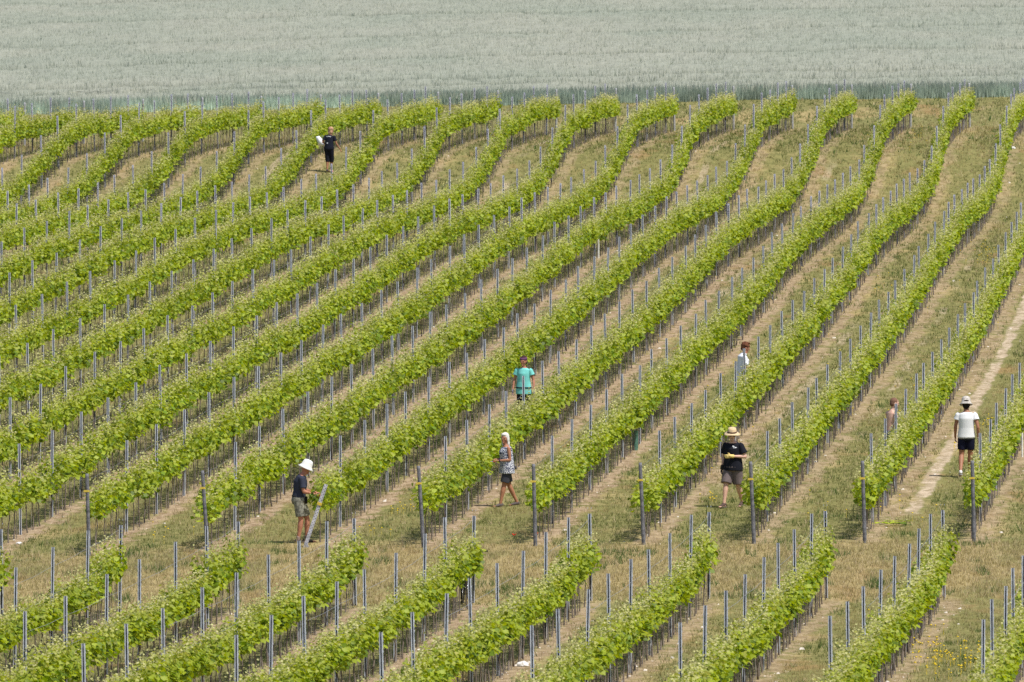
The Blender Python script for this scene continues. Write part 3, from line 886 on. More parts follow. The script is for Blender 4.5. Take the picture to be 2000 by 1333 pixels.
def bicycle():
    a = Vector((-.98, 201.0, 0)); b = Vector((-.89, 202.05, 0))
    a.z = gzf(a.x, a.y); b.z = gzf(b.x, b.y)
    rot = math.atan2(b.y - a.y, b.x - a.x)
    o = empty('bicycle', a, rot)
    o.rotation_euler = (R(3), 0, rot)
    blk = plain('bike_black', (0.02, 0.022, 0.028), .35, spec=.5); rub = plain('bike_rubber', (0.03, 0.03, 0.03), .8); chrome = plain('bike_chrome', (0.6, 0.6, 0.65), .25, .9)
    WB = 1.06; r = .33
    def tb(name, segs, rad, mat, par):
        V, Qd, off = [], [], 0
        for s in segs:
            v, q = tube(s, rad, 8); V.append(v); Qd.append(q + off); off += len(v)
        return link(bpy.data.objects.new(name, np_mesh(name, np.concatenate(V), np.concatenate(Qd), None, mat, True)), par)
    bb = (.45, 0, .29); st = (.3, 0, .82); hd = (.86, 0, .84); hb = (.89, 0, .72); ra = (0, 0, r); fa = (WB, 0, r)
    tb('frame', [[bb, st], [st, hd], [bb, hb], [hb, hd], [ra, bb], [ra, (.33, 0, .76)]], .016, blk, o)
    tb('fork', [[hb, (.97, 0, .5), fa], [hd, (.84, 0, .95)]], .014, blk, o)
    hbx = .84
    hb_o = tb('handlebar', [[(hbx - .05, -.34, 1.0), (hbx, -.16, 1.0), (hbx + .02, 0, .97), (hbx, .16, 1.0), (hbx - .05, .34, 1.0)]], .013, chrome, o)
    tb('grip', [[(hbx - .06, -.38, 1.0), (hbx - .03, -.23, 1.0)], [(hbx - .06, .34, 1.0), (hbx - .03, .2, 1.0)]], .02, rub, hb_o)
    tb('brake_lever', [[(hbx, -.2, .99), (hbx + .06, -.28, .96)], [(hbx, .2, .99), (hbx + .06, .28, .96)]], .008, blk, hb_o)
    bm = bmesh.new(); bmesh.ops.create_uvsphere(bm, u_segments=12, v_segments=8, radius=1, matrix=Matrix.Translation((.27, 0, .9)) @ Matrix.Diagonal((.14, .065, .035, 1)))
    bm_obj('saddle', bm, rub, o)
    tb('crank', [[(.45, -.08, .29), (.45, .08, .29)], [(.45, -.08, .29), (.6, -.08, .2)], [(.45, .08, .29), (.3, .08, .38)]], .01, chrome, o)
    for c in (ra, fa):
        w = tb('wheel', [[(c[0] + math.cos(t / 24 * 2 * math.pi) * (r - .02), 0, c[2] + math.sin(t / 24 * 2 * math.pi) * (r - .02)) for t in range(25)]], .019, rub, o)
        sp = [[(c[0], 0, c[2]), (c[0] + math.cos(t / 14 * 2 * math.pi) * (r - .03), 0, c[2] + math.sin(t / 14 * 2 * math.pi) * (r - .03))] for t in range(14)]
        tb('spokes', sp, .002, chrome, w)
    tag(o, 'black bicycle leaning behind the end of the fourth front vine row', 'bicycle')
bicycle()
#PEOPLE
# ------------------------------------------------------------------ people
M_SKIN = {k: plain('skin_' + k, c, .55, var=.08, scale=18, spec=.35) for k, c in dict(tan=(.42, .19, .11), ruddy=(.46, .2, .125), fair=(.66, .40, .30), brown=(.36, .165, .095)).items()}
def cloth(name, c, v=.12): return plain(name, c, .9, var=v, scale=7, spec=.08, bump=.1)
M_EYE = plain('eye_dark', (.03, .025, .02), .3)
M_LIP = plain('lip', (.33, .1, .08), .5)

def loft(bm, pts, rad, side=(1, 0, 0), n=14):
    """closed tapering tube through pts; rad = list of r or (a along side, b across)"""
    side = Vector(side); rings = []; m = len(pts)
    pts = [Vector(p) for p in pts]
    for i, p in enumerate(pts):
        t = (pts[min(i + 1, m - 1)] - pts[max(i - 1, 0)]).normalized()
        s = side - t * side.dot(t)
        if s.length < .05: s = t.orthogonal()
        s.normalize(); w = t.cross(s)
        a, b_ = rad[i] if hasattr(rad[i], '__len__') else (rad[i], rad[i])
        rings.append([bm.verts.new(p + s * math.cos(2 * math.pi * k / n) * a + w * math.sin(2 * math.pi * k / n) * b_) for k in range(n)])
    for a, b_ in zip(rings[:-1], rings[1:]):
        for k in range(n): bm.faces.new((a[k], a[(k + 1) % n], b_[(k + 1) % n], b_[k]))
    bm.faces.new(rings[0][::-1]); bm.faces.new(rings[-1])

def limb(bm, a, b_, ra, rb, bulge=0.0, side=(1, 0, 0), cap=True, at_=.35):
    a, b_ = Vector(a), Vector(b_); d = b_ - a
    P, Rr = [], []
    ts = (0, .2, at_, .6, .85, 1)
    if cap: P.append(a - d.normalized() * ra * .8); Rr.append(ra * .45)
    for t in ts:
        P.append(a + d * t); Rr.append(ra + (rb - ra) * t + bulge * math.exp(-((t - at_) / .25) ** 2))
    if cap: P.append(b_ + d.normalized() * rb * .8); Rr.append(rb * .45)
    loft(bm, P, Rr, side)

def ball(bm, c, s, rot=None, u=16, v=12):
    m = Matrix.Translation(c) @ (rot.to_4x4() if rot is not None else Matrix.Identity(4)) @ Matrix.Diagonal((*s, 1))
    bmesh.ops.create_uvsphere(bm, u_segments=u, v_segments=v, radius=1, matrix=m)

def fused(name, bm, mat, parent, voxel=.011, smooth=3, cut=None):
    """weld overlapping shapes into one continuous skin"""
    bmesh.ops.recalc_face_normals(bm, faces=bm.faces)
    me = bpy.data.meshes.new(name); bm.to_mesh(me); bm.free()
    t = bpy.data.objects.new('tmp', me); C.objects.link(t)
    m = t.modifiers.new('r', 'REMESH'); m.mode = 'VOXEL'; m.voxel_size = voxel; m.adaptivity = 0
    if smooth:
        q = t.modifiers.new('s', 'SMOOTH'); q.factor = .5; q.iterations = smooth
    dg = bpy.context.evaluated_depsgraph_get()
    me2 = bpy.data.meshes.new_from_object(t.evaluated_get(dg)); me2.name = name
    bpy.data.objects.remove(t); bpy.data.meshes.remove(me)
    for p in me2.polygons: p.use_smooth = True
    me2.materials.clear(); me2.materials.append(mat)
    return link(bpy.data.objects.new(name, me2), parent)

def hand(bm, wrist, dirv, palm_n, side_s, curl=.5, grip=False):
    """palm, four unequal fingers and a thumb from the side; dirv = pointing direction, palm_n = direction the palm faces"""
    d = Vector(dirv).normalized(); n = Vector(palm_n); n = (n - d * n.dot(d)).normalized(); s = d.cross(n) * side_s
    w = Vector(wrist)
    loft(bm, [w - d * .015, w + d * .02, w + d * .055, w + d * .09], [(.024, .018), (.034, .016), (.041, .015), (.038, .012)], s)
    for k, L in enumerate((.068, .078, .072, .056)):
        b0 = w + d * .085 + s * (.030 - .02 * k)
        c = curl * (1 + .12 * k)
        d1 = (d * math.cos(c * .6) + n * math.sin(c * .6)); d2 = (d * math.cos(c * 1.5) + n * math.sin(c * 1.5)); d3 = (d * math.cos(c * 2.2) + n * math.sin(c * 2.2))
        p1 = b0 + d1 * L * .45; p2 = p1 + d2 * L * .32; p3 = p2 + d3 * L * .25
        loft(bm, [b0 - d * .01, p1, p2, p3], [.0095, .009, .0085, .006], s, 8)
    t0 = w + d * .025 + s * .03; t1 = t0 + (d * .6 + s * .75 + n * .25).normalized() * .035; t2 = t1 + (d * .9 + s * .15 + n * .5 * (1 + curl)).normalized() * .035
    loft(bm, [t0 - s * .012, t0, t1, t2], [.012, .0125, .011, .008], n, 8)

def head_frame(c, yaw, pitch=0.0, roll=0.0):
    return Matrix.Translation(c) @ Matrix.Rotation(yaw, 4, 'Z') @ Matrix.Rotation(pitch, 4, 'X') @ Matrix.Rotation(roll, 4, 'Y')

def head_geo(bm, M, k=1.07):
    """face looks along local +y"""
    bm2 = bmesh.new(); bmesh.ops.create_uvsphere(bm2, u_segments=24, v_segments=18, radius=1)
    for v in bm2.verts:
        x, y, z = v.co
        w = 1 - .30 * max(0, -z) ** 1.5
        x *= .077 * w; yy = y * .095 * (1 - .16 * max(0, -z))
        if y > 0 and z < -.2: yy += .012 * (-z)
        if y < 0 and z < -.3: yy *= .8
        v.co = (x, yy, z * .118)
    def add(c, s, rot=None): ball(bm2, Vector(c), s, rot, 10, 8)
    add((0, .098, -.012), (.013, .02, .026), Matrix.Rotation(R(-18), 3, 'X'))      # nose
    add((0, .083, .028), (.052, .018, .012))                                     # brow
    add((0, .078, -.092), (.026, .024, .02))                                     # chin
    for sx in (-1, 1):
        add((sx * .079, -.004, -.005), (.01, .02, .031)); add((sx * .042, .062, -.025), (.02, .02, .018))
    add((0, .086, -.058), (.026, .012, .011))
    for v in bm2.verts: v.co = M @ (v.co * k)
    tmp = bpy.data.meshes.new('t'); bm2.to_mesh(tmp); bm2.free(); bm.from_mesh(tmp); bpy.data.meshes.remove(tmp)

def face_bits(M, parent, k=1.07, lips=True):
    for sx in (-1, 1):
        bm = bmesh.new(); ball(bm, M @ (Vector((sx * .031, .083, .006)) * k), (.011 * k, .008 * k, .0075 * k), None, 10, 8); bm_obj('eye', bm, M_EYE, parent)
    if lips:
        bm = bmesh.new(); ball(bm, M @ (Vector((0, .093, -.058)) * k), (.021 * k, .009 * k, .006 * k), M.to_3x3() if False else Matrix.Rotation(0, 3, 'Z'), 12, 8); bm_obj('lips', bm, M_LIP, parent)

def lathe(bm, M, prof, seg=26, wav=0.0, ph=0.0, ey=1.12):
    rings = []
    for r, z in prof:
        rings.append([bm.verts.new(M @ Vector((math.cos(2 * math.pi * k / seg) * r, math.sin(2 * math.pi * k / seg) * r * ey, z + wav * max(0, r - .1) * 12 * math.cos(2 * (2 * math.pi * k / seg) + ph) ))) for k in range(seg)])
    for a, b_ in zip(rings[:-1], rings[1:]):
        for k in range(seg): bm.faces.new((a[k], a[(k + 1) % seg], b_[(k + 1) % seg], b_[k]))
    bm.faces.new(rings[0][::-1]); bm.faces.new(rings[-1])

def pose(**kw):
    """default standing joints, local frame: person faces +y, own right is +x"""
    J = dict(pel=(0, 0, .94), wst=(0, 0, 1.12), cst=(0, .0, 1.33), nck=(0, 0, 1.49), hed=(0, .03, 1.65),
             hipR=(.09, 0, .92), hipL=(-.09, 0, .92), kneR=(.10, .02, .50), kneL=(-.10, .02, .50), ankR=(.10, -.02, .085), ankL=(-.10, -.02, .085),
             toeR=(.14, .16, .02), toeL=(-.14, .16, .02),
             shR=(.185, 0, 1.42), shL=(-.185, 0, 1.42), elR=(.24, -.02, 1.13), elL=(-.24, -.02, 1.13), wrR=(.25, .06, .88), wrL=(-.25, .06, .88))
    J.update(kw)
    return {k: Vector(v) for k, v in J.items()}

def body(J, skin, root, fem=False, hands=(('R', .6), ('L', .6)), hd=None, handdir={}, k=1.07, bulk=1.0, voxel=.0105):
    bm = bmesh.new(); b_ = bulk
    hw = .172 if fem else .160; sw = .155 if fem else .175
    up = (J['nck'] - J['pel'])
    loft(bm, [J['pel'] - Vector((0, 0, .10)), J['pel'], J['wst'], J['cst'], (J['shR'] + J['shL']) / 2 + Vector((0, 0, .01)), J['nck'] + Vector((0, 0, .01))],
         [(hw * .72, .09 * b_), (hw * b_, .118 * b_), (.135 * b_, .105 * b_), (sw * .95, .12 * b_), (sw * .88, .085), (.06, .06)], (J['shR'] - J['shL']).normalized(), 20)
    limb(bm, J['nck'] - Vector((0, 0, .03)), J['hed'] - Vector((0, 0, .07)), .064 if not fem else .053, .058 if not fem else .049)
    for s in 'RL':
        limb(bm, J['hip' + s], J['kne' + s], .088 * b_, .056, .006)
        limb(bm, J['kne' + s], J['ank' + s], .054, .036, .012, at_=.3)
        a, t = J['ank' + s], J['toe' + s]; f = (t - a); f.z = 0; f.normalize()
        loft(bm, [a - f * .055 + Vector((0, 0, -.045)), a + Vector((0, 0, -.035)), a + f * .09 + Vector((0, 0, -.052)), Vector((t.x, t.y, t.z)) + f * .01], [(.03, .028), (.038, .04), (.043, .026), (.03, .014)], f.cross(Vector((0, 0, 1))))
        limb(bm, J['sh' + s], J['el' + s], .052 if not fem else .045, .038 if not fem else .034, .004)
        limb(bm, J['el' + s], J['wr' + s], .039 if not fem else .034, .026 if not fem else .023, .004, at_=.25)
    for s, curl in hands:
        d = J['wr' + s] - J['el' + s]; ss = 1 if s == 'R' else -1
        dv, pn = handdir.get(s, (d, Vector((-ss, 0, 0)) if abs(d.normalized().z) > .5 else Vector((0, 0, -1))))
        hand(bm, J['wr' + s], dv, pn, ss if s == 'R' else ss, curl)
    head_geo(bm, hd, k)
    return fused('body', bm, skin, root, voxel)

def shirt(J, mat, root, hem=.86, sleeve=.5, loose=.022, bulk=1.0, name='shirt', neck=.0, fem=False, flare=0.0):
    bm = bmesh.new(); L = loose
    hw = .172 if fem else .162; sw = .155 if fem else .178
    p = J['pel']; hp = Vector((p.x, p.y, hem))
    loft(bm, [hp, p + Vector((0, 0, .04)), J['wst'], J['cst'], (J['shR'] + J['shL']) / 2 + Vector((0, 0, .012)), J['nck'] + Vector((0, 0, -.015 + neck))],
         [(hw * bulk + L + .01 + flare, .12 * bulk + L + .01 + flare), (hw * bulk + L, .118 * bulk + L), (.142 * bulk + L, .108 * bulk + L), (sw + L * .3, .124 * bulk + L * .7), (sw * .99 + L * .2, .095 + L * .5), (.082, .08)], (J['shR'] - J['shL']).normalized(), 22)
    if sleeve > 0:
        for s in 'RL':
            a, b_ = J['sh' + s], J['el' + s]; d = (b_ - a)
            loft(bm, [a - d * .08 + Vector((-a.x * .12, 0, 0)), a + d * .03, a + d * sleeve * .6, a + d * sleeve], [.046, .054 + L * .35, .049 + L * .75, .048 + L * 1.15], (0, 1, 0))
    return fused(name, bm, mat, root, .0105, 6)

def shorts(J, mat, root, top=1.02, leg=.85, loose=.025, bulk=1.0, fem=False, name='shorts'):
    """leg: how far down the thigh (1 = knee, above 1 = below the knee)"""
    bm = bmesh.new(); L = loose; hw = .172 if fem else .162; p = J['pel']
    loft(bm, [p + Vector((0, 0, -.11)), p + Vector((0, 0, -.03)), p + Vector((0, 0, .04)), Vector((p.x, p.y, top))], [(hw * .8, .1 + L), (hw * bulk + L, .122 * bulk + L), (hw * bulk + L * .8, .118 * bulk + L * .8), (.15 * bulk + L * .6, .112 * bulk + L * .5)], (J['shR'] - J['shL']).normalized(), 20)
    for s in 'RL':
        a, k = J['hip' + s], J['kne' + s]; t = min(leg, 1.0)
        P = [a, a + (k - a) * .5, a + (k - a) * t]; Rr = [.09 * bulk + L * .6, .077 + L, .064 + L * 1.25]
        if leg > 1:
            an = J['ank' + s]; P.append(k + (an - k) * (leg - 1)); Rr.append(.055 + L * .9)
        loft(bm, P, Rr, (1, 0, 0))
    return fused(name, bm, mat, root, .011, 2)

def shoe(J, s, mat, root, sole=None, name='shoe', low=False):
    a, t = J['ank' + s], J['toe' + s]; f = (t - a); f.z = 0; f.normalize(); sd = f.cross(Vector((0, 0, 1)))
    tilt = t.z - .02
    def P(u, z): return a + f * u + Vector((0, 0, z)) + Vector((0, 0, tilt * max(0, u) / .2))
    bm = bmesh.new(); h = .0 if low else .02
    loft(bm, [P(-.075, -.05), P(-.05, -.035 + h * .5), P(0, -.03 + h), P(.06, -.045), P(.125, -.055), P(.165, -.062)], [(.026, .03), (.036, .043), (.041, .048), (.044, .036), (.042, .025), (.026, .015)], sd)
    o = fused(name, bm, mat, root, .009, 2)
    if sole:
        bm = bmesh.new(); loft(bm, [P(-.085, -.077), P(-.05, -.077), P(.05, -.077), P(.12, -.077), P(.17, -.075)], [(.03, .01), (.042, .012), (.043, .012), (.046, .012), (.03, .01)], sd)
        bm_obj('sole', bm, sole, o)

def hatb(M, root, mat, crown=.115, rin=.088, brim=.15, drop=.045, rise=.03, wav=0.0, band=None, ph=0.0, name='hat', top=.75, ey=1.15):
    M = M @ Matrix.Scale(1.13, 4)
    bm = bmesh.new()
    z0 = .047
    lathe(bm, M, [(rin - .004, z0 - .004), (brim * .98, z0 - drop - .006), (brim, z0 - drop), (brim * .8, z0 - drop * .45), (rin + .004, z0 + .004), (rin * .98, z0 + crown * .55), (rin * top + .004, z0 + crown * .9), (rin * top * .6, z0 + crown * 1.02), (.004, z0 + crown)], 28, wav, ph, ey)
    o = bm_obj(name, bm, mat, root)
    if band:
        bm = bmesh.new(); lathe(bm, M, [(rin + .003, z0 + .006), (rin + .008, z0 + .008), (rin + .006, z0 + .034), (rin + .001, z0 + .036)], 28, 0, 0, ey)
        bm_obj('band', bm, band, o)
    return o

def scatter_hair(M, mat, root, blobs, k=1.07, name='hair', voxel=.009):
    bm = bmesh.new()
    for c, s in blobs: ball(bm, M @ (Vector(c) * k), tuple(x * k for x in s), M.to_3x3())
    return fused(name, bm, mat, root, voxel, 2)

def person(px, py, yaw, height, label, base_d=None):
    p = at(px, py)
    o = empty('person', p, yaw); o.scale = (height / 1.78,) * 3
    tag(o, label, 'person', 'vineyard workers')
    return o, p
HAIRCAP = [((0, -.018, .035), (.088, .098, .098)), ((0, -.045, -.02), (.08, .065, .09))]

# 1 man in white hat, facing right, working at the leaning post
o, p = person(585, 1061, R(-90), 1.77, 'man in navy shirt, khaki shorts and white bucket hat bending to the leaning post')
J = pose(wst=(0, .0, 1.12), cst=(0, .02, 1.32), nck=(0, .05, 1.48), hed=(0, .13, 1.615), shR=(.18, .04, 1.41), shL=(-.18, .04, 1.41),
         elR=(.22, .09, 1.12), elL=(-.22, .12, 1.12), wrR=(.12, .32, 1.06), wrL=(-.12, .34, 1.08), pel=(0, -.02, .94), kneR=(.10, .03, .50), kneL=(-.12, .16, .50), ankR=(.10, -.03, .085), ankL=(-.12, .14, .085), toeR=(.12, .16, .02), toeL=(-.14, .34, .02), hipR=(.09, -.02, .92), hipL=(-.09, .0, .92))
Mh = head_frame(J['hed'], 0, R(-24))
body(J, M_SKIN['ruddy'], o, hd=Mh, bulk=1.05, hands=(('R', 1.0), ('L', 1.0)))
face_bits(Mh, o)
shirt(J, cloth('navy_tee', (.045, .05, .075)), o, hem=.98, sleeve=.75, bulk=1.08)
shorts(J, plain('khaki_camouflage', (.23, .225, .185), .9, var=.45, scale=16, spec=.05), o, top=1.03, leg=.82, loose=.035, bulk=1.05)
bm = bmesh.new(); loft(bm, [(0, -.02, .985), (0, -.02, 1.03)], [(.19, .15), (.188, .148)], (1, 0, 0), 24); bm_obj('belt', bm, cloth('belt', (.03, .03, .03)), o)
bm = bmesh.new(); box(bm, (.12, .14, .93), (.06, .06, .16)); bmesh.ops.bevel(bm, geom=bm.edges[:], offset=.012, segments=2, affect='EDGES'); bm_obj('tool_pouch', bm, cloth('pouch', (.02, .02, .02)), o)
hatb(Mh, o, cloth('white_cotton', (.8, .79, .76), .05), brim=.134, drop=.05)
for s in 'RL': shoe(J, s, cloth('shoe_dark' + s, (.07, .06, .055)), o, low=True)
for s in 'RL':
    bm = bmesh.new(); limb(bm, J['ank' + s] + Vector((0, 0, .06)), J['ank' + s] - Vector((0, 0, .03)), .044, .04); bm_obj('sock', bm, cloth('sock_grey', (.3, .22, .19)), o)
def shears(loc, rz, label, pitch=0):
    s = empty('pruning_shears', loc, rz); s.rotation_euler = (pitch, 0, rz)
    red = plain('shear_handle', (.5, .03, .03), .5)
    for sx in (-1, 1):
        v, q = tube([(0, 0, 0), (sx * .022, -.06, 0), (sx * .012, -.13, 0)], [.006, .008, .007], 6)
        link(bpy.data.objects.new('handle', np_mesh('handle', v, q, None, red, True)), s)
        v, q = tube([(0, 0, 0), (-sx * .012, .03, 0), (0, .07, 0)], [.006, .007, .002], 6)
        link(bpy.data.objects.new('blade', np_mesh('blade', v, q, None, M_METAL, True)), s)
    tag(s, label, 'pruning shears', 'hand shears held by workers')
def wpt(o, p, v):
    return Vector(p) + Matrix.Rotation(o.rotation_euler.z, 3, 'Z') @ (Vector(v) * o.scale[0])
shears(wpt(o, p, (.09, .47, 1.03)), R(-90), 'hand pruning shears held out by the man in white bucket hat')

# 2 grey haired woman facing left with her face to the camera
o, p = person(990, 990, R(112), 1.66, 'woman with long grey hair in patterned black and white top and dark shorts')
J = pose(hed=(.0, .05, 1.645), nck=(0, .02, 1.48), shR=(.16, 0, 1.42), shL=(-.16, .02, 1.42), cst=(0, .03, 1.33), elR=(.21, -.04, 1.14), elL=(-.2, .0, 1.13),
         wrR=(.10, .22, 1.14), wrL=(-.11, .24, 1.12), kneR=(.10, -.10, .50), kneL=(-.08, .11, .50), ankR=(.10, -.30, .10), ankL=(-.08, .20, .085), toeR=(.12, -.12, .02), toeL=(-.10, .40, .02))
# the viewer sees her left side: turn head to her left
Mh = head_frame(J['hed'], R(38), R(-4))
body(J, M_SKIN['tan'], o, fem=True, hd=Mh, bulk=1.16, hands=(('R', .9), ('L', .9)))
face_bits(Mh, o)
def pattern_mat():
    b = NB('patterned_cotton'); tc = b.n('TexCoord').outputs['Object']
    v = b.n('TexVoronoi'); v.feature = 'DISTANCE_TO_EDGE'; v.inputs['Scale'].default_value = 26; b.t.links.new(tc, v.inputs['Vector'])
    n = b.noise(30, tc)
    m = b.ramp(b.math('ADD', v.outputs['Distance'], b.math('MULTIPLY', b.math('SUBTRACT', n, .5), .35)), .10, .17)
    return b.end(b.bsdf(b.mix(m, (.05, .06, .12), (.78, .78, .8)), .9, 0, .05))
shirt(J, pattern_mat(), o, hem=.80, sleeve=0, bulk=1.17, fem=True, loose=.03, name='tank_top', flare=.012, neck=-.01)
shorts(J, cloth('charcoal_shorts', (.06, .062, .075)), o, top=1.0, leg=.80, loose=.035, fem=True, bulk=1.05)
scatter_hair(Mh, cloth('grey_hair', (.74, .71, .66), .12), o, HAIRCAP + [((.07, -.02, -.02), (.026, .05, .085)), ((-.07, -.02, -.02), (.026, .05, .085)), ((.07, -.03, -.12), (.028, .04, .07)), ((-.07, -.03, -.12), (.028, .04, .07)), ((0, -.07, -.1), (.07, .035, .1)), ((0, .02, .085), (.07, .075, .04))])
for s in 'RL': shoe(J, s, cloth('sandal' + s, (.12, .1, .1)), o, name='sandal', low=True)
bm = bmesh.new(); w = J['wrL'] + Vector((0, -.02, 0)); limb(bm, w, w + (J['wrL'] - J['elL']).normalized() * .03, .034, .034, cap=False); bm_obj('wristband', bm, cloth('wristband', (.05, .03, .09)), o)
bm = bmesh.new(); ball(bm, J['pel'] + Vector((-.02, -.17, .0)), (.09, .045, .06)); bm_obj('pouch', bm, cloth('pouch2', (.05, .05, .06)), o)
shears(wpt(o, p, (-.06, .38, 1.10)), R(112), 'small pruning shears in the hands of the grey haired woman')

# 3 woman in teal behind a row
def behind(px, ytop, h):
    """base pixel for a person of height h whose head top is at ytop"""
    y = ytop + 120.0
    for _ in range(30):
        d = at(px, y).y; y = ytop + h * F / d * 1.0
    return y
o, p = person(1023, behind(1023, 695, 1.74), R(180 - 12), 1.74, 'woman in turquoise shirt with purple headband standing between two vine rows')
J = pose(elR=(.25, -.02, 1.16), elL=(-.25, -.02, 1.16), wrR=(.27, .08, .91), wrL=(-.28, .08, .92), shR=(.17, 0, 1.42), shL=(-.17, 0, 1.42))
Mh = head_frame(J['hed'], R(-14), R(-10))
body(J, M_SKIN['ruddy'], o, fem=True, hd=Mh)
face_bits(Mh, o)
teal = cloth('turquoise_cotton', (.2, .62, .58), .08)
so = shirt(J, teal, o, hem=.80, sleeve=.5, fem=True, loose=.03)
bm = bmesh.new(); loft(bm, [(0, 0, .955), (0, 0, .985)], [(.212, .162), (.208, .158)], (1, 0, 0), 24); bm_obj('waist_belt', bm, cloth('belt3', (.02, .02, .03)), o)
shorts(J, cloth('black_leggings', (.02, .02, .025)), o, top=.95, leg=1.85, loose=.012, fem=True, name='leggings')
scatter_hair(Mh, cloth('dark_brown_hair', (.06, .035, .03)), o, HAIRCAP + [((0, -.1, -.03), (.03, .04, .06))])
bm = bmesh.new(); lathe(bm, Mh @ Matrix.Translation((0, -.008, .0)), [(.086, .03), (.092, .035), (.092, .085), (.083, .095)], 26, 0, 0, 1.14); bm_obj('headband', bm, cloth('purple_headband', (.17, .07, .15)), o)
for s in 'RL': shoe(J, s, cloth('shoe3' + s, (.05, .05, .05)), o)
for s in 'RL':
    bm = bmesh.new(); w = J['wr' + s]; d = (w - J['el' + s]).normalized(); hand(bm, w, d, Vector((-1 if s == 'R' else 1, 0, 0)), 1 if s == 'R' else -1, .62)
    for v in bm.verts: v.co = w + (v.co - w) * 1.14
    fused('glove', bm, cloth('grey_glove', (.22, .2, .25)), o, .009, 2)

# 4 curly haired man in white polo, facing right
o, p = person(1450, behind(1450, 669, 1.78), R(-72), 1.78, 'curly haired man in white polo shirt half hidden by the vines')
J = pose(wrR=(.05, .30, 1.16), wrL=(-.10, .32, 1.14), elR=(.24, .02, 1.16), elL=(-.24, .05, 1.15), hed=(0, .08, 1.65), cst=(0, .03, 1.33), nck=(0, .04, 1.49))
Mh = head_frame(J['hed'], R(-5), R(-16))
body(J, M_SKIN['ruddy'], o, hd=Mh, hands=(('R', 1.1), ('L', 1.1)))
face_bits(Mh, o)
shirt(J, cloth('white_polo', (.76, .78, .84), .05), o, hem=.84, sleeve=.8, loose=.03)
bm = bmesh.new(); loft(bm, [J['nck'] + Vector((0, -.005, -.03)), J['nck'] + Vector((0, .005, .02))], [(.088, .082), (.068, .066)], (1, 0, 0), 20); bm_obj('collar', bm, cloth('polo_collar', (.72, .74, .8), .05), o)
shorts(J, cloth('blue_shorts', (.06, .08, .14)), o)
cr = random.Random(4)
scatter_hair(Mh, cloth('auburn_curls', (.12, .05, .028), .4), o, [((0, -.022, .045), (.094, .098, .098)), ((0, -.05, -.015), (.082, .06, .08))] + [((math.cos(a) * .075, math.sin(a) * .085 - .01, .06 + cr.uniform(-.03, .06)), (.028, .028, .026)) for a in [i * .5 for i in range(13)]] + [((cr.uniform(-.05, .05), cr.uniform(-.06, .07), .125), (.028, .028, .022)) for _ in range(8)])
for s in 'RL': shoe(J, s, cloth('shoe4' + s, (.3, .3, .3)), o)

# 5 man in straw hat
o, p = person(1432, 992, R(180 - 28), 1.77, 'man in black tee and straw hat walking with yellow gloved hand on his chest')
# facing the camera and slightly to the left of the picture; his left arm (picture right) is bent across
J = pose(hed=(0, .05, 1.635), nck=(0, .02, 1.49), elL=(-.30, -.02, 1.15), wrL=(-.07, .22, 1.17), elR=(.26, -.06, 1.14), wrR=(.26, .03, .89),
         kneR=(.10, .15, .52), ankR=(.10, .25, .10), toeR=(.12, .44, .035), kneL=(-.10, -.06, .5), ankL=(-.10, -.26, .12), toeL=(-.12, -.08, .02))
Mh = head_frame(J['hed'], R(30), R(-12))
body(J, M_SKIN['fair'], o, hd=Mh, bulk=1.16, handdir={'L': (Vector((.75, .35, -.05)), Vector((.2, -1, 0)))})
face_bits(Mh, o)
shirt(J, cloth('black_tee', (.016, .017, .024)), o, hem=.84, sleeve=.72, loose=.038, bulk=1.17)
shorts(J, cloth('mauve_grey_shorts', (.17, .135, .135)), o, leg=.92, loose=.048, bulk=1.12)
scatter_hair(Mh, cloth('dark_hair5', (.04, .03, .025)), o, HAIRCAP)
bm = bmesh.new(); box(bm, (0, .093, .006), (.13, .012, .028));
for v in bm.verts: v.co = Mh @ v.co
bm_obj('sunglasses', bm, plain('dark_lens', (.015, .015, .02), .15, spec=.6), o, False)
hatb(Mh, o, plain('straw', (.66, .5, .3), .8, var=.2, scale=60), crown=.105, brim=.163, drop=.02, rise=.02, wav=.022, band=cloth('straw_band', (.12, .07, .05)), ph=math.pi, name='straw_hat', top=.8)
for s, c in (('L', (.8, .6, .22)), ('R', (.06, .05, .04))):
    bm = bmesh.new(); w = J['wr' + s]; d = (w - J['el' + s]).normalized()
    if s == 'L': hand(bm, w, Vector((.75, .35, -.05)), Vector((.2, -1, 0)), -1, .6)
    else: hand(bm, w, d, Vector((-1, 0, 0)), 1, .6)
    limb(bm, w - d * .04, w + d * .02, .036, .034)
    for v in bm.verts: v.co = w + (v.co - w) * 1.18
    fused('glove', bm, cloth('work_glove_' + s, c, .1), o, .009, 2)
# small pale print on the chest: slanted strokes following the cloth
sh = [q for q in o.children if q.name.startswith('shirt')][0]
def print_marks(root, shirt_o, rects, mat, front=True):
    """thin patches pressed onto the shirt: rects = (x, z, w, h, slant) in the person's frame"""
    bm = bmesh.new()
    bpy.context.view_layer.update()
    for x, z, w, h, sl in rects:
        cs = []
        for dx, dz in ((-.5, -.5), (.5, -.5), (.5, .5), (-.5, .5)):
            X = x + dx * w + dz * sl; Z = z + dz * h
            oy = 1.0 if front else -1.0
            ok, loc, nrm, _ = shirt_o.ray_cast(Vector((X, oy, Z)), Vector((0, -oy, 0)))
            cs.append(bm.verts.new(Vector(loc) + Vector(nrm) * .004 if ok else Vector((X, .15 * oy, Z))))
        bm.faces.new(cs)
    return bm_obj('print', bm, mat, shirt_o, False)
M_PRINT = plain('white_print', (.75, .77, .8), .8, var=.03)
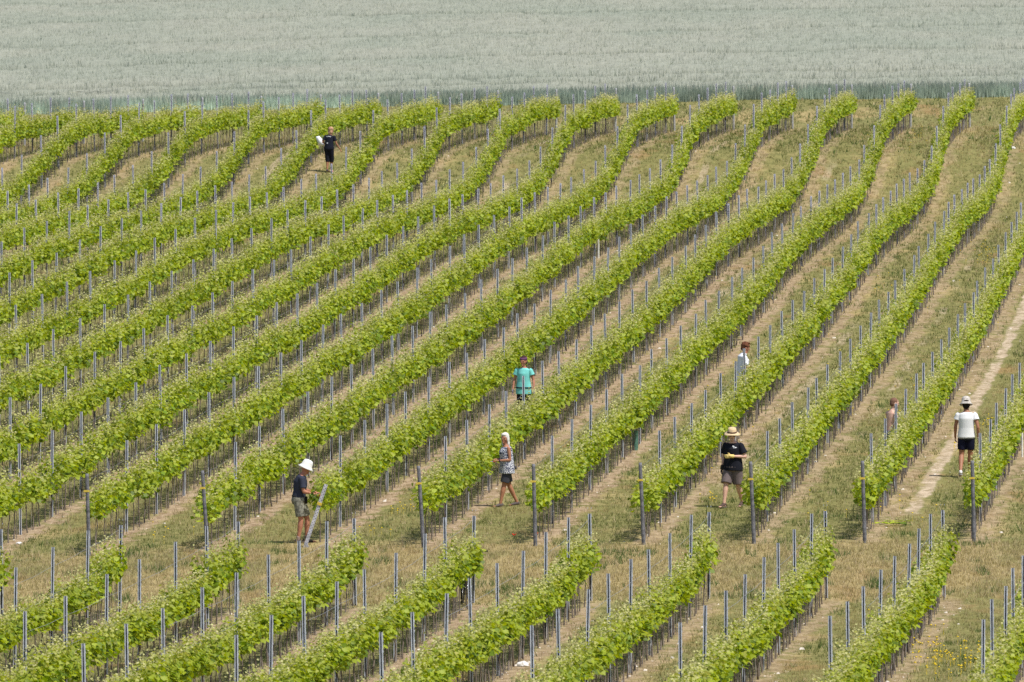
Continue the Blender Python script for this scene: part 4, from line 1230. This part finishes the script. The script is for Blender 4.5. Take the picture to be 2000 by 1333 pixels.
print_marks(o, sh, [(-.125, 1.36, .03, .018, .01), (-.085, 1.375, .025, .02, .012), (-.06, 1.385, .015, .022, .01), (-.10, 1.35, .05, .007, 0), (-.07, 1.395, .03, .006, .0)], M_PRINT)
for s in 'RL': shoe(J, s, cloth('sneaker_brown' + s, (.1, .065, .06)), o, plain('sole_dark' + s, (.12, .11, .11), .8))

# 6 shirtless man
o, p = person(1740, behind(1740, 777, 1.78), R(-68), 1.78, 'shirtless bearded man with short hair and white earbud behind the vines')
J = pose(hed=(0, .09, 1.65), nck=(0, .05, 1.49), cst=(0, .04, 1.33), shR=(.17, .05, 1.41), wrR=(.12, .30, 1.0), wrL=(-.12, .32, 1.02), elR=(.22, .06, 1.13), elL=(-.22, .08, 1.13))
Mh = head_frame(J['hed'], R(-6), R(-12))
body(J, M_SKIN['fair'], o, hd=Mh, bulk=1.0)
face_bits(Mh, o)
shorts(J, cloth('denim_shorts', (.07, .09, .14)), o)
scatter_hair(Mh, cloth('short_brown_hair', (.2, .11, .075)), o, [((0, -.016, .035), (.083, .092, .092)), ((0, -.04, -.01), (.077, .062, .07))])
scatter_hair(Mh, cloth('dark_beard', (.08, .045, .035)), o, [((0, .062, -.085), (.045, .04, .035)), ((.055, .03, -.07), (.018, .035, .035)), ((-.055, .03, -.07), (.018, .035, .035))], name='beard')
bm = bmesh.new(); ball(bm, Mh @ Vector((.09, .006, -.02)), (.008, .01, .02)); bm_obj('earbud', bm, plain('earbud_white', (.85, .85, .85), .4, var=.02), o)
for s in 'RL': shoe(J, s, cloth('shoe6' + s, (.2, .2, .2)), o)
bm = bmesh.new()
bpy.context.view_layer.update()
for (x, z, w, h) in ((.20, 1.40, .03, .05), (.215, 1.33, .035, .03), (.22, 1.27, .03, .04)): ball(bm, Vector((x + .012, .02, z)), (.012, .02, .02))
bm_obj('arm_tattoo', bm, plain('tattoo_ink', (.2, .14, .14), .7), o)

# 7 man in white tee walking away
o, p = person(1888, 933, R(-4), 1.84, 'man in white tee, black shorts and grey bucket hat walking away on the track')
J = pose(hed=(-.01, .04, 1.64), elR=(.26, -.08, 1.14), elL=(-.245, .02, 1.15), wrR=(.27, -.02, .88), wrL=(-.255, .16, .90), kneL=(-.11, .0, .50), ankL=(-.12, -.30, .16), toeL=(-.13, -.16, .03), kneR=(.09, .03, .5), ankR=(.07, .10, .085), toeR=(.09, .28, .02))
Mh = head_frame(J['hed'], R(4), R(-14))
body(J, M_SKIN['brown'], o, hd=Mh, bulk=1.0)
shirt(J, cloth('white_tee', (.8, .8, .81), .03), o, hem=.90, sleeve=.45, loose=.03, bulk=1.02)
bm = bmesh.new(); loft(bm, [(0, 0, .875), (0, 0, .905)], [(.188, .148), (.192, .152)], (1, 0, 0), 24); bm_obj('waistband', bm, cloth('grey_band', (.3, .3, .32)), o)
shorts(J, cloth('black_shorts', (.012, .013, .03)), o, leg=.70, loose=.022, top=.98)
scatter_hair(Mh, cloth('black_hair', (.02, .016, .014)), o, HAIRCAP)
hatb(Mh, o, plain('grey_bucket_cloth', (.5, .46, .42), .9, var=.3, scale=30), brim=.136, drop=.05, wav=.006, name='bucket_hat', ey=1.1)
white = cloth('white_sneaker', (.75, .73, .74), .06)
for s in 'RL': shoe(J, s, white, o, plain('sole_grey' + s, (.35, .33, .33), .8))
bm = bmesh.new(); w = J['wrR']; limb(bm, w + Vector((0, -.01, .03)), w + Vector((0, 0, .0)), .033, .033, cap=False); bm_obj('wristwatch', bm, plain('watch_strap', (.6, .5, .35), .5), o)

# 8 far woman walking up the row with a white bag
o, p = person(643, 337, R(-20), 1.66, 'woman in black top and cropped trousers carrying a white bag near the wheat')
J = pose(hed=(.04, .12, 1.63), nck=(.02, .07, 1.48), cst=(.01, .05, 1.33), wst=(0, .01, 1.12), shR=(.18, .06, 1.40), shL=(-.15, .06, 1.42), elR=(.29, .06, 1.12), wrR=(.40, .16, .90), elL=(-.27, -.02, 1.17), wrL=(-.14, .2, 1.1),
         kneR=(.09, .06, .5), ankR=(.07, .04, .085), toeR=(.09, .22, .02), kneL=(-.06, -.0, .5), ankL=(-.03, -.12, .10), toeL=(-.04, .06, .03))
Mh = head_frame(J['hed'], R(-25), R(-10))
body(J, M_SKIN['brown'], o, fem=True, hd=Mh, bulk=1.08)
sh = shirt(J, cloth('black_top', (.016, .018, .03)), o, hem=.93, sleeve=.6, fem=True, loose=.022, bulk=1.05)
print_marks(o, sh, [(-.10 + .03 * i, 1.40 + .004 * (3 - abs(i - 3)), .02, .022, .003) for i in range(7)] + [(-.02, 1.15, .045, .045, .0)], M_PRINT, front=False)
shorts(J, cloth('black_capri', (.014, .015, .024)), o, leg=1.25, loose=.024, fem=True, bulk=1.1, name='trousers')
scatter_hair(Mh, cloth('light_brown_hair', (.45, .27, .17), .3), o, HAIRCAP + [((0, -.06, -.09), (.06, .05, .07)), ((0, -.02, .05), (.1, .11, .1)), ((.06, -.04, -.05), (.04, .06, .08)), ((-.06, -.04, -.05), (.04, .06, .08))])
shoe(J, 'R', cloth('pink_shoe', (.8, .2, .35)), o); shoe(J, 'L', cloth('dark_shoe8', (.06, .05, .07)), o)
bag = empty('bag', wpt(o, p, (-.36, .04, 1.17)), R(-20))
bm = bmesh.new()
loft(bm, [(-.05, 0, .22), (-.04, 0, .16), (.0, 0, .02), (.03, 0, -.07), (.05, 0, -.1)], [(.06, .06), (.1, .085), (.125, .1), (.1, .09), (.04, .04)], (1, 0, .3), 16)
for v in bm.verts: v.co += Vector((math.sin(v.co.z * 60) * .004, math.sin(v.co.x * 70) * .006, 0)); v.co.x -= (v.co.z) * .35
bm_obj('sack', bm, cloth('white_sack', (.85, .85, .87), .03), bag)
v, q = tube([(.05, 0, -.06), (.1, .0, .0), (.07, 0, .06)], .006, 6); link(bpy.data.objects.new('handle', np_mesh('handle', v, q, None, white, True)), bag)
tag(bag, 'white sack tucked under the arm of the woman near the wheat', 'bag')
